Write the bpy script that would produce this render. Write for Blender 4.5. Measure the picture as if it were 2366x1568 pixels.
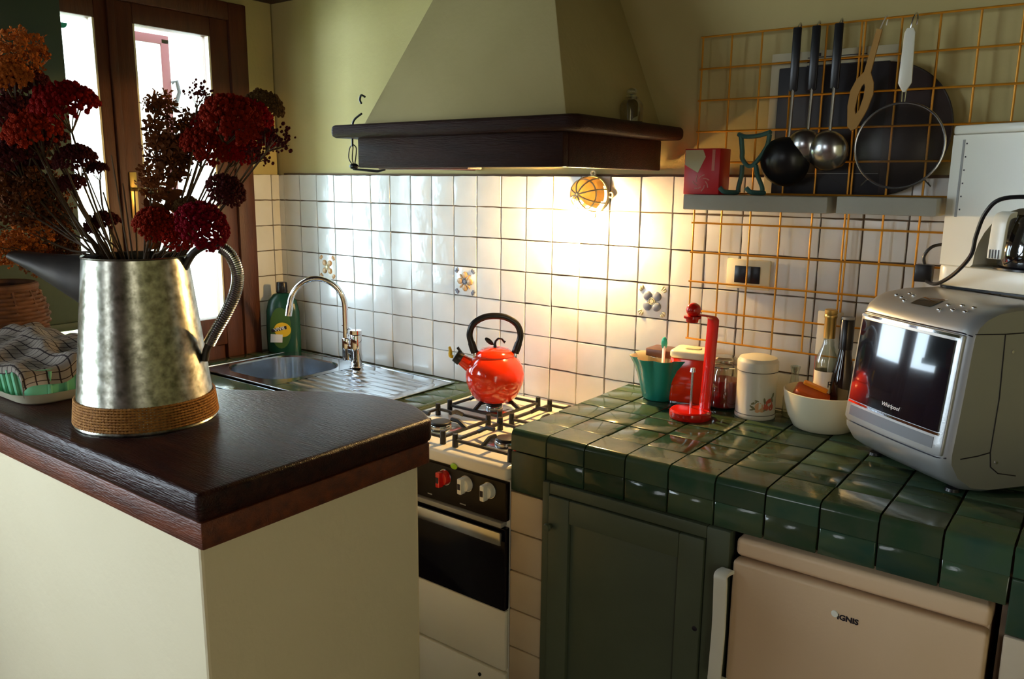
import bpy, bmesh, math, random
from mathutils import Vector, Matrix
random.seed(7)
PI = math.pi
C = bpy.context.scene.collection
for o in list(bpy.data.objects): bpy.data.objects.remove(o)

# ------------------------------------------------------------------ camera
CAM = Vector((2.7856, -2.1314, 1.5477))
RX = Vector((0.79766421, 0.603014, 0.01029244))
RY = Vector((-0.12318495, 0.14619497, 0.98155616))
RZ = Vector((-0.5903874, 0.78422009, -0.19089674))
FPX = 1863.84
cd = bpy.data.cameras.new('camera'); cam = bpy.data.objects.new('camera', cd); C.objects.link(cam)
m3 = Matrix((RX, RY, -RZ)).transposed()
cam.matrix_world = Matrix.Translation(CAM) @ m3.to_4x4()
cd.sensor_width = 36; cd.lens = FPX / 2366 * 36; cd.clip_start = 0.05
bpy.context.scene.camera = cam
def ray(px, py): return RX * ((px - 1183) / FPX) - RY * ((py - 784) / FPX) + RZ
def at(px, py, D): return CAM + ray(px, py) * D                    # point at forward depth D (metres)
def on(px, py, ax, v):                                             # point on an axis-aligned plane
    d = ray(px, py); return CAM + d * ((v - CAM[ax]) / d[ax])

# ------------------------------------------------------------------ world, light, exposure
sc = bpy.context.scene
sc.view_settings.view_transform = 'Standard'; sc.view_settings.look = 'None'
sc.view_settings.gamma = 1; sc.view_settings.use_curve_mapping = False
sc.view_settings.exposure = 0.12
w = bpy.data.worlds.new('world'); sc.world = w; w.use_nodes = True
bg = w.node_tree.nodes['Background']; bg.inputs[0].default_value = (0.70, 0.86, 1.0, 1); bg.inputs[1].default_value = 11.0
sn = bpy.data.lights.new('sun', 'SUN'); sn.energy = 6; sn.angle = 0.02; sn.color = (1, .96, .88); sno = bpy.data.objects.new('sun', sn); C.objects.link(sno); sno.rotation_euler = Vector((-.55, .35, -.75)).to_track_quat('-Z', 'Y').to_euler()
def area(name, loc, target, sx, sy, power, col, spread=180):
    d = bpy.data.lights.new(name, 'AREA'); d.shape = 'RECTANGLE'; d.size = sx; d.size_y = sy
    d.energy = power; d.color = col; d.spread = math.radians(spread)
    o = bpy.data.objects.new(name, d); C.objects.link(o); o.location = loc
    o.rotation_euler = (Vector(target) - Vector(loc)).to_track_quat('-Z', 'Y').to_euler(); return o
# daylight arriving through the glazed door from the sunlit yard, and through the window behind the camera's left
area('yard_daylight', (-2.1, -2.3, 1.25), (0.4, 0.0, 1.45), 0.9, 1.6, 190, (0.66, 0.86, 1.0))
area('window_daylight', (-0.30, -2.95, 1.5), (1.5, -2.6, 1.1), 1.5, 1.15, 40, (0.82, 0.93, 1.0))
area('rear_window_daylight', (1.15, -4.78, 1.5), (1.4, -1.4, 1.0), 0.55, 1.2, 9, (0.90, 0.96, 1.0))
area('right_fill_light', (4.27, -3.3, 1.05), (1.6, -1.2, 0.5), 0.9, 1.8, 15, (1.0, 0.93, 0.80))  # added warm fill for the island's side; the right wall has no door

# ------------------------------------------------------------------ materials
def mat(name, col, rough=0.5, metal=0.0, col2=None, nscale=8, ncon=0.5, bump=0.0, bscale=30, spec=0.5,
        trans=0.0, emis=None, estr=0, coat=0, rv=0.0, rh=0.0, alpha=1.0, ior=1.45, stretch=None, bdist=0.004, col3=None):
    m = bpy.data.materials.new(name); m.use_nodes = True; nt = m.node_tree; N = nt.nodes; L = nt.links
    b = N['Principled BSDF']
    b.inputs['Base Color'].default_value = (*col, 1); b.inputs['Roughness'].default_value = rough
    b.inputs['Metallic'].default_value = metal; b.inputs['Specular IOR Level'].default_value = spec
    b.inputs['Transmission Weight'].default_value = trans; b.inputs['Alpha'].default_value = alpha
    b.inputs['IOR'].default_value = ior; b.inputs['Coat Weight'].default_value = coat; b.inputs['Coat Roughness'].default_value = 0.08
    if emis: b.inputs['Emission Color'].default_value = (*emis, 1); b.inputs['Emission Strength'].default_value = estr
    tc = N.new('ShaderNodeTexCoord'); mp = N.new('ShaderNodeMapping'); oi = N.new('ShaderNodeObjectInfo')
    mu = N.new('ShaderNodeMath'); mu.operation = 'MULTIPLY'; mu.inputs[1].default_value = 37.0
    L.new(oi.outputs['Random'], mu.inputs[0]); L.new(tc.outputs['Object'], mp.inputs['Vector'])
    cx = N.new('ShaderNodeCombineXYZ')
    for k in range(3): L.new(mu.outputs[0], cx.inputs[k])
    L.new(cx.outputs[0], mp.inputs['Location'])
    if stretch: mp.inputs['Scale'].default_value = stretch
    out = None
    if col2:
        n = N.new('ShaderNodeTexNoise'); n.inputs['Scale'].default_value = nscale; n.inputs['Detail'].default_value = 5
        L.new(mp.outputs[0], n.inputs['Vector'])
        r = N.new('ShaderNodeValToRGB'); r.color_ramp.elements[0].position = 0.5 - ncon / 2; r.color_ramp.elements[1].position = 0.5 + ncon / 2
        r.color_ramp.elements[0].color = (*col, 1); r.color_ramp.elements[1].color = (*col2, 1)
        if col3:
            e = r.color_ramp.elements.new(0.5); e.color = (*col3, 1)
        L.new(n.outputs['Fac'], r.inputs[0]); out = r.outputs[0]
    if rv or rh:
        h = N.new('ShaderNodeHueSaturation'); h.inputs['Color'].default_value = (*col, 1)
        if out: L.new(out, h.inputs['Color'])
        def rng(a, mul):
            q = N.new('ShaderNodeMapRange'); q.inputs['To Min'].default_value = a - mul; q.inputs['To Max'].default_value = a + mul
            return q
        q = rng(1, rv); L.new(oi.outputs['Random'], q.inputs['Value']); L.new(q.outputs[0], h.inputs['Value'])
        wn = N.new('ShaderNodeTexWhiteNoise'); wn.noise_dimensions = '1D'; L.new(oi.outputs['Random'], wn.inputs['W'])
        q2 = rng(0.5, rh); L.new(wn.outputs['Value'], q2.inputs['Value']); L.new(q2.outputs[0], h.inputs['Hue'])
        out = h.outputs[0]
    if out: L.new(out, b.inputs['Base Color'])
    if bump:
        n2 = N.new('ShaderNodeTexNoise'); n2.inputs['Scale'].default_value = bscale; n2.inputs['Detail'].default_value = 4
        L.new(mp.outputs[0], n2.inputs['Vector'])
        bp = N.new('ShaderNodeBump'); bp.inputs['Strength'].default_value = bump; bp.inputs['Distance'].default_value = bdist
        L.new(n2.outputs['Fac'], bp.inputs['Height']); L.new(bp.outputs[0], b.inputs['Normal'])
    return m
M = {}
M['plaster'] = mat('plaster', (0.56, 0.47, 0.22), 0.9, col2=(0.48, 0.40, 0.17), nscale=3, bump=0.25, bscale=60, rh=0)
M['cream_wall'] = mat('cream_wall', (0.86, 0.77, 0.54), 0.85, col2=(0.80, 0.71, 0.48), nscale=2.5, bump=0.25, bscale=50)
M['hood_plaster'] = mat('hood_plaster', (0.50, 0.42, 0.20), 0.9, col2=(0.43, 0.36, 0.16), nscale=4, bump=0.2, bscale=60)
M['grout'] = mat('grout', (0.085, 0.052, 0.032), 0.9, col2=(0.16, 0.10, 0.055), nscale=6)
M['tile'] = mat('tile', (0.80, 0.80, 0.78), 0.16, col2=(0.70, 0.70, 0.66), nscale=9, ncon=0.5, bump=0.35, bscale=22, rv=0.05, rh=0.006)
M['tile_shadow'] = M['tile']
M['green_tile'] = mat('green_tile', (0.018, 0.058, 0.038), 0.12, col2=(0.060, 0.080, 0.036), nscale=11, ncon=0.5, bump=0.22, bscale=18, rv=0.25, rh=0.03)
M['beige_tile'] = mat('beige_tile', (0.60, 0.50, 0.36), 0.35, col2=(0.54, 0.44, 0.30), nscale=9, bump=0.2, rv=0.05)
M['dark_wood'] = mat('dark_wood', (0.010, 0.003, 0.004), 0.30, col2=(0.040, 0.010, 0.006), nscale=6, bump=0.5, bscale=40, stretch=(1, 9, 9), ncon=0.45, spec=0.28)
M['wood_red'] = mat('wood_red', (0.20, 0.050, 0.016), 0.42, col2=(0.07, 0.022, 0.013), nscale=6, bump=0.5, bscale=40, stretch=(1.5, 8, 8))
M['door_wood'] = mat('door_wood', (0.12, 0.034, 0.014), 0.45, col2=(0.065, 0.02, 0.010), nscale=6, bump=0.3, stretch=(8, 8, 1))
M['hood_wood'] = mat('hood_wood', (0.018, 0.006, 0.005), 0.5, col2=(0.040, 0.013, 0.008), nscale=6, spec=.25, bump=0.8, bscale=35, stretch=(1, 9, 9))
M['shutter_green'] = mat('shutter_green', (0.055, 0.085, 0.058), 0.6, col2=(0.045, 0.07, 0.05), nscale=3, bump=0.2)
M['cab_green'] = mat('cabinet_green', (0.092, 0.115, 0.072), 0.42, col2=(0.07, 0.09, 0.056), nscale=4, bump=0.25)
M['white_enamel'] = mat('white_enamel', (0.86, 0.82, 0.70), 0.22, col2=(0.80, 0.76, 0.62), nscale=4)
M['fridge'] = mat('fridge_white', (0.72, 0.52, 0.33), 0.32, col2=(0.68, 0.48, 0.29), nscale=5, bump=0.08, bscale=120)
M['cream_plastic'] = mat('cream_plastic', (0.80, 0.72, 0.48), 0.4)
M['white_plastic'] = mat('white_plastic', (0.84, 0.84, 0.74), 0.25)
M['black'] = mat('black_plastic', (0.010, 0.010, 0.012), 0.3)
M['blackmatte'] = mat('black_iron', (0.012, 0.012, 0.014), 0.45)
M['steel'] = mat('steel', (0.58, 0.60, 0.62), 0.22, 1.0, bump=0.05)
M['sink_steel'] = mat('sink_steel', (0.62, 0.66, 0.70), 0.17, 1.0, bump=0.04, bscale=12)
M['chrome'] = mat('chrome', (0.80, 0.80, 0.82), 0.06, 1.0)
M['dark_glass'] = mat('dark_glass', (0.004, 0.005, 0.010), 0.03, spec=0.9, coat=1)
M['oven_panel'] = mat('oven_panel', (0.010, 0.006, 0.005), 0.3, spec=0.3)
M['oven_glass'] = mat('oven_glass', (0.004, 0.004, 0.008), 0.12, spec=0.25)
M['glass'] = mat('glass', (1, 1, 1), 0.02, trans=1.0, ior=1.45)
def thin(name, tint, gl):
    m = bpy.data.materials.new(name); m.use_nodes = True; N = m.node_tree.nodes; L = m.node_tree.links
    N.remove(N['Principled BSDF']); t = N.new('ShaderNodeBsdfTransparent'); t.inputs[0].default_value = (*tint, 1)
    g = N.new('ShaderNodeBsdfGlossy'); g.inputs['Roughness'].default_value = 0.03; mx = N.new('ShaderNodeMixShader')
    lw = N.new('ShaderNodeLayerWeight'); lw.inputs[0].default_value = 0.35; mr = N.new('ShaderNodeMapRange'); mr.inputs['To Min'].default_value = gl; mr.inputs['To Max'].default_value = 0.75
    L.new(lw.outputs['Facing'], mr.inputs['Value']); L.new(mr.outputs[0], mx.inputs[0])
    L.new(t.outputs[0], mx.inputs[1]); L.new(g.outputs[0], mx.inputs[2]); L.new(mx.outputs[0], N['Material Output'].inputs[0]); return m
M['glass'] = thin('pane_glass', (.97, .98, .98), .04)
M['brass'] = mat('brass_wire', (0.62, 0.27, 0.02), 0.35, 0.35)
M['red'] = mat('red_enamel', (0.62, 0.012, 0.006), 0.13, coat=0.6)
M['kettle_red'] = mat('kettle_red', (0.86, 0.035, 0.006), 0.12, coat=0.6)
M['teal'] = mat('teal_ceramic', (0.02, 0.30, 0.23), 0.22, coat=0.4)
M['teal_dark'] = mat('teal_painted', (0.07, 0.19, 0.19), 0.5)
M['cream_glaze'] = mat('cream_glaze', (0.80, 0.76, 0.56), 0.25)
M['galv'] = mat('galvanized', (0.20, 0.20, 0.15), 0.27, 1.0, col2=(0.56, 0.56, 0.48), nscale=60, ncon=0.35, bump=0.10, bscale=25)
M['dark_metal'] = mat('dark_metal', (0.05, 0.045, 0.045), 0.45, 0.6, col2=(0.09, 0.08, 0.07), nscale=20)
M['rope'] = mat('rope', (0.22, 0.075, 0.008), 0.8, col2=(0.48, 0.22, 0.04), nscale=130, bump=.8, bscale=160)
M['wicker'] = mat('wicker', (0.17, 0.065, 0.025), 0.7, col2=(0.06, 0.025, 0.015), nscale=30)
M['silver'] = mat('silver_paint', (0.42, 0.43, 0.43), 0.33, 0.55, bump=0.05, bscale=300)
M['silver_dark'] = mat('silver_dark', (0.16, 0.17, 0.18), 0.35, 0.7)
M['flower_red'] = mat('flower_red', (0.26, 0.004, 0.001), 0.85, col2=(0.09, 0.002, 0.002), nscale=30, rv=0.3, rh=0.012, spec=0.08)
M['flower_dark'] = mat('flower_dark', (0.10, 0.014, 0.010), 0.9, col2=(0.03, 0.008, 0.012), nscale=30, rv=0.3, spec=0.08)
M['flower_orange'] = mat('flower_orange', (0.55, 0.15, 0.02), 0.85, col2=(0.2, 0.045, 0.012), nscale=25, rv=0.25, spec=0.08)
M['leaf_brown'] = mat('leaf_brown', (0.20, 0.065, 0.02), 0.8, col2=(0.09, 0.03, 0.012), nscale=20, rv=0.3, spec=0.08)
M['leaf_olive'] = mat('leaf_olive', (0.12, 0.065, 0.018), 0.8, col2=(0.07, 0.035, 0.015), nscale=20, rv=0.25, spec=0.08)
M['stem'] = mat('dry_stem', (0.085, 0.052, 0.018), 0.8, col2=(0.05, 0.028, 0.015), nscale=20)
M['white_ext'] = mat('white_render', (0.9, 0.9, 0.9), 0.9)
M['grass'] = mat('grass', (0.66, 0.72, 0.34), 0.9, col2=(0.55, 0.65, 0.25), nscale=12)
M['ext_red'] = mat('exterior_frame', (0.09, 0.022, 0.025), 0.8)
M['floor'] = mat('floor_tile', (0.12, 0.065, 0.04), 0.5, rv=0.1)
M['ceiling'] = mat('ceiling_wood', (0.045, 0.018, 0.012), 0.6, col2=(0.03, 0.013, 0.01), nscale=5, stretch=(1, 8, 8))
M['paper'] = mat('paper', (0.75, 0.72, 0.62), 0.8)
M['pale'] = mat('pale_card', (0.55, 0.50, 0.33), 0.7)
M['dark_tray'] = mat('dark_tray', (0.022, 0.020, 0.024), 0.45, bump=0.1)
M['brown_pan'] = mat('brown_pan', (0.030, 0.017, 0.016), 0.5, bump=0.1)
M['shelf'] = mat('shelf_plaster', (0.42, 0.42, 0.36), 0.85, bump=0.4, bscale=60, col2=(0.38, 0.37, 0.31), nscale=10)
M['orange'] = mat('orange_plastic', (0.62, 0.10, 0.008), 0.4)
M['yellow'] = mat('yellow', (0.80, 0.50, 0.02), 0.4)
M['white'] = mat('white', (0.85, 0.85, 0.88), 0.5)
M['bottle_green'] = mat('bottle_green', (0.012, 0.07, 0.045), 0.25)
M['label_green'] = mat('label_green', (0.05, 0.12, 0.02), 0.5)
M['gold'] = mat('gold_foil', (0.62, 0.42, 0.13), 0.3, 0.8)
M['clear'] = thin('clear_glass', (.80, .86, .82), .10)
M['spice_red'] = mat('spice_red', (0.42, 0.010, 0.010), 0.35)
M['walnut'] = mat('walnut_lid', (0.11, 0.045, 0.022), 0.4, col2=(0.07, 0.03, 0.02), nscale=10, stretch=(1, 6, 6))
M['wood_spoon'] = mat('wood_spoon', (0.44, 0.24, 0.055), 0.6)
M['mint'] = mat('mint_plastic', (0.16, 0.46, 0.27), 0.35)
M['ink'] = mat('ink', (0.015, 0.012, 0.02), 0.5)
M['grey'] = mat('grey_plastic', (0.30, 0.30, 0.28), 0.4)
M['red_print'] = mat('red_print', (0.55, 0.015, 0.02), 0.35)
M['pink_print'] = mat('pink_print', (0.62, 0.20, 0.16), 0.5)
M['rose'] = mat('rose_print', (0.62, 0.12, 0.06), 0.5)
M['rose2'] = mat('rose_print_pale', (0.70, 0.36, 0.16), 0.5)
M['leafp'] = mat('leaf_print', (0.22, 0.20, 0.09), 0.5)
M['tin'] = mat('cream_tin', (0.72, 0.68, 0.55), 0.3, col2=(0.66, 0.61, 0.47), nscale=5)
M['tin_dark'] = mat('dark_line', (0.08, 0.06, 0.04), 0.6)
M['relief_or'] = mat('relief_orange', (0.62, 0.40, 0.20), 0.3)
M['relief_bl'] = mat('relief_blue', (0.20, 0.23, 0.30), 0.3)
M['relief_cr'] = mat('relief_cream', (0.72, 0.64, 0.40), 0.3)
M['mesh'] = mat('fine_mesh', (0.06, 0.055, 0.05), 0.4, 0.7, alpha=0.45)
M['sheer'] = mat('sheer', (0.5, 0.5, 0.5), 0.5)

def plaid(name):
    m = bpy.data.materials.new(name); m.use_nodes = True; N = m.node_tree.nodes; L = m.node_tree.links; b = N['Principled BSDF']
    tc = N.new('ShaderNodeTexCoord'); se = N.new('ShaderNodeSeparateXYZ'); L.new(tc.outputs['UV'], se.inputs[0])
    res = []
    for k, f in ((0, 14.0), (1, 12.0)):
        a = N.new('ShaderNodeMath'); a.operation = 'MULTIPLY'; a.inputs[1].default_value = f; L.new(se.outputs[k], a.inputs[0])
        fr = N.new('ShaderNodeMath'); fr.operation = 'FRACT'; L.new(a.outputs[0], fr.inputs[0])
        lt = N.new('ShaderNodeMath'); lt.operation = 'LESS_THAN'; lt.inputs[1].default_value = 0.13; L.new(fr.outputs[0], lt.inputs[0]); res.append(lt)
    mx = N.new('ShaderNodeMath'); mx.operation = 'MAXIMUM'; L.new(res[0].outputs[0], mx.inputs[0]); L.new(res[1].outputs[0], mx.inputs[1])
    n = N.new('ShaderNodeTexNoise'); n.inputs['Scale'].default_value = 2.2
    r = N.new('ShaderNodeValToRGB'); r.color_ramp.elements[0].color = (0.42, 0.33, 0.25, 1); r.color_ramp.elements[1].color = (0.44, 0.40, 0.35, 1)
    L.new(tc.outputs['UV'], n.inputs['Vector']); L.new(n.outputs['Fac'], r.inputs[0])
    mi = N.new('ShaderNodeMix'); mi.data_type = 'RGBA'; L.new(mx.outputs[0], mi.inputs[0]); L.new(r.outputs[0], mi.inputs[6])
    mi.inputs[7].default_value = (0.045, 0.03, 0.03, 1); L.new(mi.outputs[2], b.inputs['Base Color']); b.inputs['Roughness'].default_value = 0.95
    return m
M['plaid'] = plaid('plaid_cloth')

# ------------------------------------------------------------------ geometry helpers
def nb(): return bmesh.new()
def T(x=0, y=0, z=0): return Matrix.Translation((x, y, z))
def Rz(a): return Matrix.Rotation(a, 4, 'Z')
def Rx(a): return Matrix.Rotation(a, 4, 'X')
def Ry(a): return Matrix.Rotation(a, 4, 'Y')
def box(bm, x0, x1, y0, y1, z0, z1, mx=None, mi=0):
    mt = T((x0 + x1) / 2, (y0 + y1) / 2, (z0 + z1) / 2) @ Matrix.Diagonal((abs(x1 - x0), abs(y1 - y0), abs(z1 - z0), 1))
    if mx: mt = mx @ mt
    r = bmesh.ops.create_cube(bm, size=1, matrix=mt)
    if mi:
        for f in {f for v in r['verts'] for f in v.link_faces}: f.material_index = mi
    return r['verts']
def cyl(bm, r1, r2, z0, z1, mx=None, n=24, mi=0, cap=True):
    mt = T(0, 0, (z0 + z1) / 2)
    if mx: mt = mx @ mt
    r = bmesh.ops.create_cone(bm, cap_ends=cap, segments=n, radius1=r1, radius2=r2, depth=z1 - z0, matrix=mt)
    if mi:
        for f in {f for v in r['verts'] for f in v.link_faces}: f.material_index = mi
    return r['verts']
def sph(bm, r, mx=None, u=20, v=12, mi=0):
    q = bmesh.ops.create_uvsphere(bm, u_segments=u, v_segments=v, radius=r, matrix=mx or Matrix())
    if mi:
        for f in {f for v_ in q['verts'] for f in v_.link_faces}: f.material_index = mi
    return q['verts']
def lathe(bm, prof, n=32, mx=None, rf=None, mi=0, closed=False):
    """prof: (r,z) list. rf(angle,r,z)->r"""
    rings = []
    for (r, z) in prof:
        if r < 1e-6:
            v = bm.verts.new((0, 0, z)); rings.append([v])
        else:
            rg = []
            for k in range(n):
                a = 2 * PI * k / n; rr = rf(a, r, z) if rf else r
                rg.append(bm.verts.new((rr * math.cos(a), rr * math.sin(a), z)))
            rings.append(rg)
    vs = [v for rg in rings for v in rg]
    prs = list(zip(rings, rings[1:])) + ([(rings[-1], rings[0])] if closed else [])
    for a, b in prs:
        for k in range(n):
            k2 = (k + 1) % n
            if len(a) == 1 and len(b) == 1: continue
            if len(a) == 1: f = bm.faces.new((a[0], b[k], b[k2]))
            elif len(b) == 1: f = bm.faces.new((a[k], a[k2], b[0]))
            else: f = bm.faces.new((a[k], a[k2], b[k2], b[k]))
            f.material_index = mi
    if mx: bmesh.ops.transform(bm, matrix=mx, verts=vs)
    return vs
def tube(bm, pts, r, n=8, mi=0, mx=None, closed=False, flat=1.0):
    pts = [Vector(p) for p in pts]; rr = r if isinstance(r, (list, tuple)) else [r] * len(pts)
    up = Vector((0, 0, 1)); rings = []; prev = None; m_ = len(pts)
    for i, p in enumerate(pts):
        if closed: t = pts[(i + 1) % m_] - pts[i - 1]
        else: t = pts[min(i + 1, m_ - 1)] - pts[max(i - 1, 0)]
        t.normalize()
        if prev is None:
            s = t.cross(up)
            if s.length < 1e-3: s = t.cross(Vector((1, 0, 0)))
        else: s = prev - t * prev.dot(t)
        s.normalize(); prev = s; b_ = t.cross(s)
        rings.append([bm.verts.new(p + s * (rr[i] * math.cos(2 * PI * k / n)) + b_ * (rr[i] * flat * math.sin(2 * PI * k / n))) for k in range(n)])
    prs = list(zip(rings, rings[1:])) + ([(rings[-1], rings[0])] if closed else [])
    for a, b in prs:
        for k in range(n):
            f = bm.faces.new((a[k], a[(k + 1) % n], b[(k + 1) % n], b[k])); f.material_index = mi
    if not closed:
        for rg, fl in ((rings[0], True), (rings[-1], False)):
            try:
                f = bm.faces.new(rg[::-1] if fl else rg); f.material_index = mi
            except ValueError: pass
    vs = [v for rg in rings for v in rg]
    if mx: bmesh.ops.transform(bm, matrix=mx, verts=vs)
    return vs
def prism(bm, poly, z0, z1, mx=None, mi=0):
    a = [bm.verts.new((x, y, z0)) for x, y in poly]; b = [bm.verts.new((x, y, z1)) for x, y in poly]; n = len(poly); fs = []
    fs.append(bm.faces.new(a[::-1])); fs.append(bm.faces.new(b))
    for k in range(n): fs.append(bm.faces.new((a[k], a[(k + 1) % n], b[(k + 1) % n], b[k])))
    for f in fs: f.material_index = mi
    if mx: bmesh.ops.transform(bm, matrix=mx, verts=a + b)
    return a + b
def rrect(w, h, r, n=5):
    out = []
    for cx, cy, a0 in ((w / 2 - r, h / 2 - r, 0), (-w / 2 + r, h / 2 - r, PI / 2), (-w / 2 + r, -h / 2 + r, PI), (w / 2 - r, -h / 2 + r, 1.5 * PI)):
        for k in range(n + 1):
            a = a0 + PI / 2 * k / n; out.append((cx + r * math.cos(a), cy + r * math.sin(a)))
    return out
def arc(c, r, a0, a1, n, ax='xz'):
    out = []
    for k in range(n + 1):
        a = a0 + (a1 - a0) * k / n; x, z = c[0] + r * math.cos(a), c[1] + r * math.sin(a); out.append((x, z))
    return out
def spline(pts, n=8):
    P = [Vector(p) for p in pts]; out = []
    for i in range(len(P) - 1):
        p0 = P[max(i - 1, 0)]; p1 = P[i]; p2 = P[i + 1]; p3 = P[min(i + 2, len(P) - 1)]
        for k in range(n):
            t = k / n; out.append(0.5 * ((2 * p1) + (p2 - p0) * t + (2 * p0 - 5 * p1 + 4 * p2 - p3) * t * t + (3 * p1 - p0 - 3 * p2 + p3) * t ** 3))
    out.append(P[-1]); return out
def bevel(bm, wdt, seg=2, ang=30):
    bm.normal_update()
    es = [e for e in bm.edges if len(e.link_faces) == 2 and e.calc_face_angle(0) > math.radians(ang)]
    if es: bmesh.ops.bevel(bm, geom=es, offset=wdt, segments=seg, affect='EDGES', clamp_overlap=True, profile=0.5)
def mesh(name, bm, mats, smooth=True, bev=0, seg=2):
    if bev: bevel(bm, bev, seg)
    bmesh.ops.recalc_face_normals(bm, faces=bm.faces)
    me = bpy.data.meshes.new(name); bm.to_mesh(me); bm.free()
    for m_ in (mats if isinstance(mats, (list, tuple)) else [mats]): me.materials.append(M[m_] if isinstance(m_, str) else m_)
    if smooth:
        me.polygons.foreach_set('use_smooth', [True] * len(me.polygons))
        try: me.set_sharp_from_angle(angle=math.radians(38))
        except Exception: pass
    return me
def obj(name, bm, mats, parent=None, smooth=True, bev=0, seg=2, loc=None, rot=None):
    me = bm if isinstance(bm, bpy.types.Mesh) else mesh(name, bm, mats, smooth, bev, seg)
    o = bpy.data.objects.new(name, me); C.objects.link(o)
    if parent: o.parent = parent
    if loc: o.location = loc
    if rot: o.rotation_euler = rot
    return o
def thing(name, label, cat, loc=(0, 0, 0), rz=0, group=None):
    o = bpy.data.objects.new(name, None); C.objects.link(o); o.empty_display_size = 0.05
    o.location = loc; o.rotation_euler = (0, 0, rz); o['label'] = label; o['category'] = cat
    if group: o['group'] = group
    return o
def tag(o, label, cat, group=None, kind=None):
    o['label'] = label; o['category'] = cat
    if group: o['group'] = group
    if kind: o['kind'] = kind
    return o
def struct(name, bm, m_, label, cat, **k):
    o = obj(name, bm, m_, **k); o['kind'] = 'structure'; o['label'] = label; o['category'] = cat; return o
def text(name, s, size, m_, parent, mx, ext=0.0004, sx=1.0, shear=0.0, bold=0.0):
    cu = bpy.data.curves.new(name, 'FONT'); cu.body = s; cu.size = size; cu.extrude = ext; cu.align_x = 'CENTER'; cu.align_y = 'CENTER'
    cu.shear = shear; cu.offset = bold; cu.resolution_u = 3
    t = bpy.data.objects.new(name + '_tmp', cu); C.objects.link(t)
    bpy.context.view_layer.update()
    me = bpy.data.meshes.new_from_object(t.evaluated_get(bpy.context.evaluated_depsgraph_get()))
    bpy.data.objects.remove(t); bpy.data.curves.remove(cu)
    me.transform(mx @ Matrix.Diagonal((sx, 1, 1, 1))); me.materials.clear(); me.materials.append(M[m_]); me.name = name
    o = bpy.data.objects.new(name, me); C.objects.link(o); o.parent = parent; return o
FRONT = Rx(PI / 2)          # text plane facing -y

# ------------------------------------------------------------------ room shell
P = 0.103; TT = 1.57; CL = 0.85; CR = 0.95; CEIL = 2.235; LX = -0.035
bm = nb(); box(bm, LX - 0.3, 4.3, 0.008, 0.25, 0, CEIL)
wb = struct('wall_back', bm, 'plaster', 'ochre cream plastered wall behind the stove, tiled below the hood', 'wall', smooth=False)
bm = nb(); box(bm, LX, 3.2, 0.0015, 0.0079, 0.5, TT - 0.001); obj('grout_bed', bm, 'grout', wb, smooth=False)
# left wall with door opening and a window opening further along
DY0, DY1, DZ = -1.235, -0.13, 2.20
bm = nb()
box(bm, LX - 0.22, LX - 0.007, DY1, 0.0, 0, CEIL)
box(bm, LX - 0.22, LX - 0.007, DY0, DY1, DZ, CEIL)
box(bm, LX - 0.22, LX - 0.007, -2.2, DY0, 0, CEIL)
box(bm, LX - 0.22, LX - 0.007, -3.8, -2.2, 0, 0.9); box(bm, LX - 0.22, LX - 0.007, -3.8, -2.2, 2.1, CEIL)
box(bm, LX - 0.22, LX - 0.007, -4.8, -3.8, 0, CEIL)
wl = struct('wall_left', bm, 'plaster', 'narrow ochre plastered wall beside the glazed door, tiled below', 'wall', smooth=False)
bm = nb(); box(bm, LX - 0.0069, LX - 0.0016, DY1, 0.0, 0.5, TT - 0.001); obj('grout_bed', bm, 'grout', wl, smooth=False)
bm = nb(); box(bm, 4.3, 4.5, -4.8, 0.25, 0, CEIL); struct('wall_right', bm, 'plaster', 'ochre plastered wall on the right, out of view', 'wall', smooth=False)
bm = nb(); box(bm, LX - 0.3, 4.5, -5.0, -4.8, 0, CEIL); struct('wall_front', bm, 'door_wood', 'dark wood panelled wall behind the camera', 'wall', smooth=False)
bm = nb(); box(bm, LX - 0.3, 4.5, -5.0, 0.25, -0.1, 0); struct('floor', bm, 'floor', 'terracotta brown floor', 'floor', smooth=False)
bm = nb(); box(bm, LX - 0.3, 4.5, -5.0, 0.25, CEIL, CEIL + 0.1); struct('ceiling', bm, 'ceiling', 'dark brown wooden ceiling above the corner', 'ceiling', smooth=False)
# window behind the camera
bm = nb()
for a in ((-3.8, -3.74, .9, 2.1), (-2.26, -2.2, .9, 2.1), (-3.03, -2.97, .96, 2.04), (-3.74, -2.26, .9, .96), (-3.74, -2.26, 2.04, 2.1)): box(bm, LX - 0.14, LX - 0.08, *a)
struct('window_1', bm, 'door_wood', 'brown wooden window frame in the left wall, out of view', 'window', bev=0.004)
# narrow dark capping line along the top of the tiles
bm = nb(); box(bm, 0, 3.0, 0.0, 0.0079, TT - 0.001, TT + 0.005); obj('tile_edging', bm, 'grout', wb, smooth=False)

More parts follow.
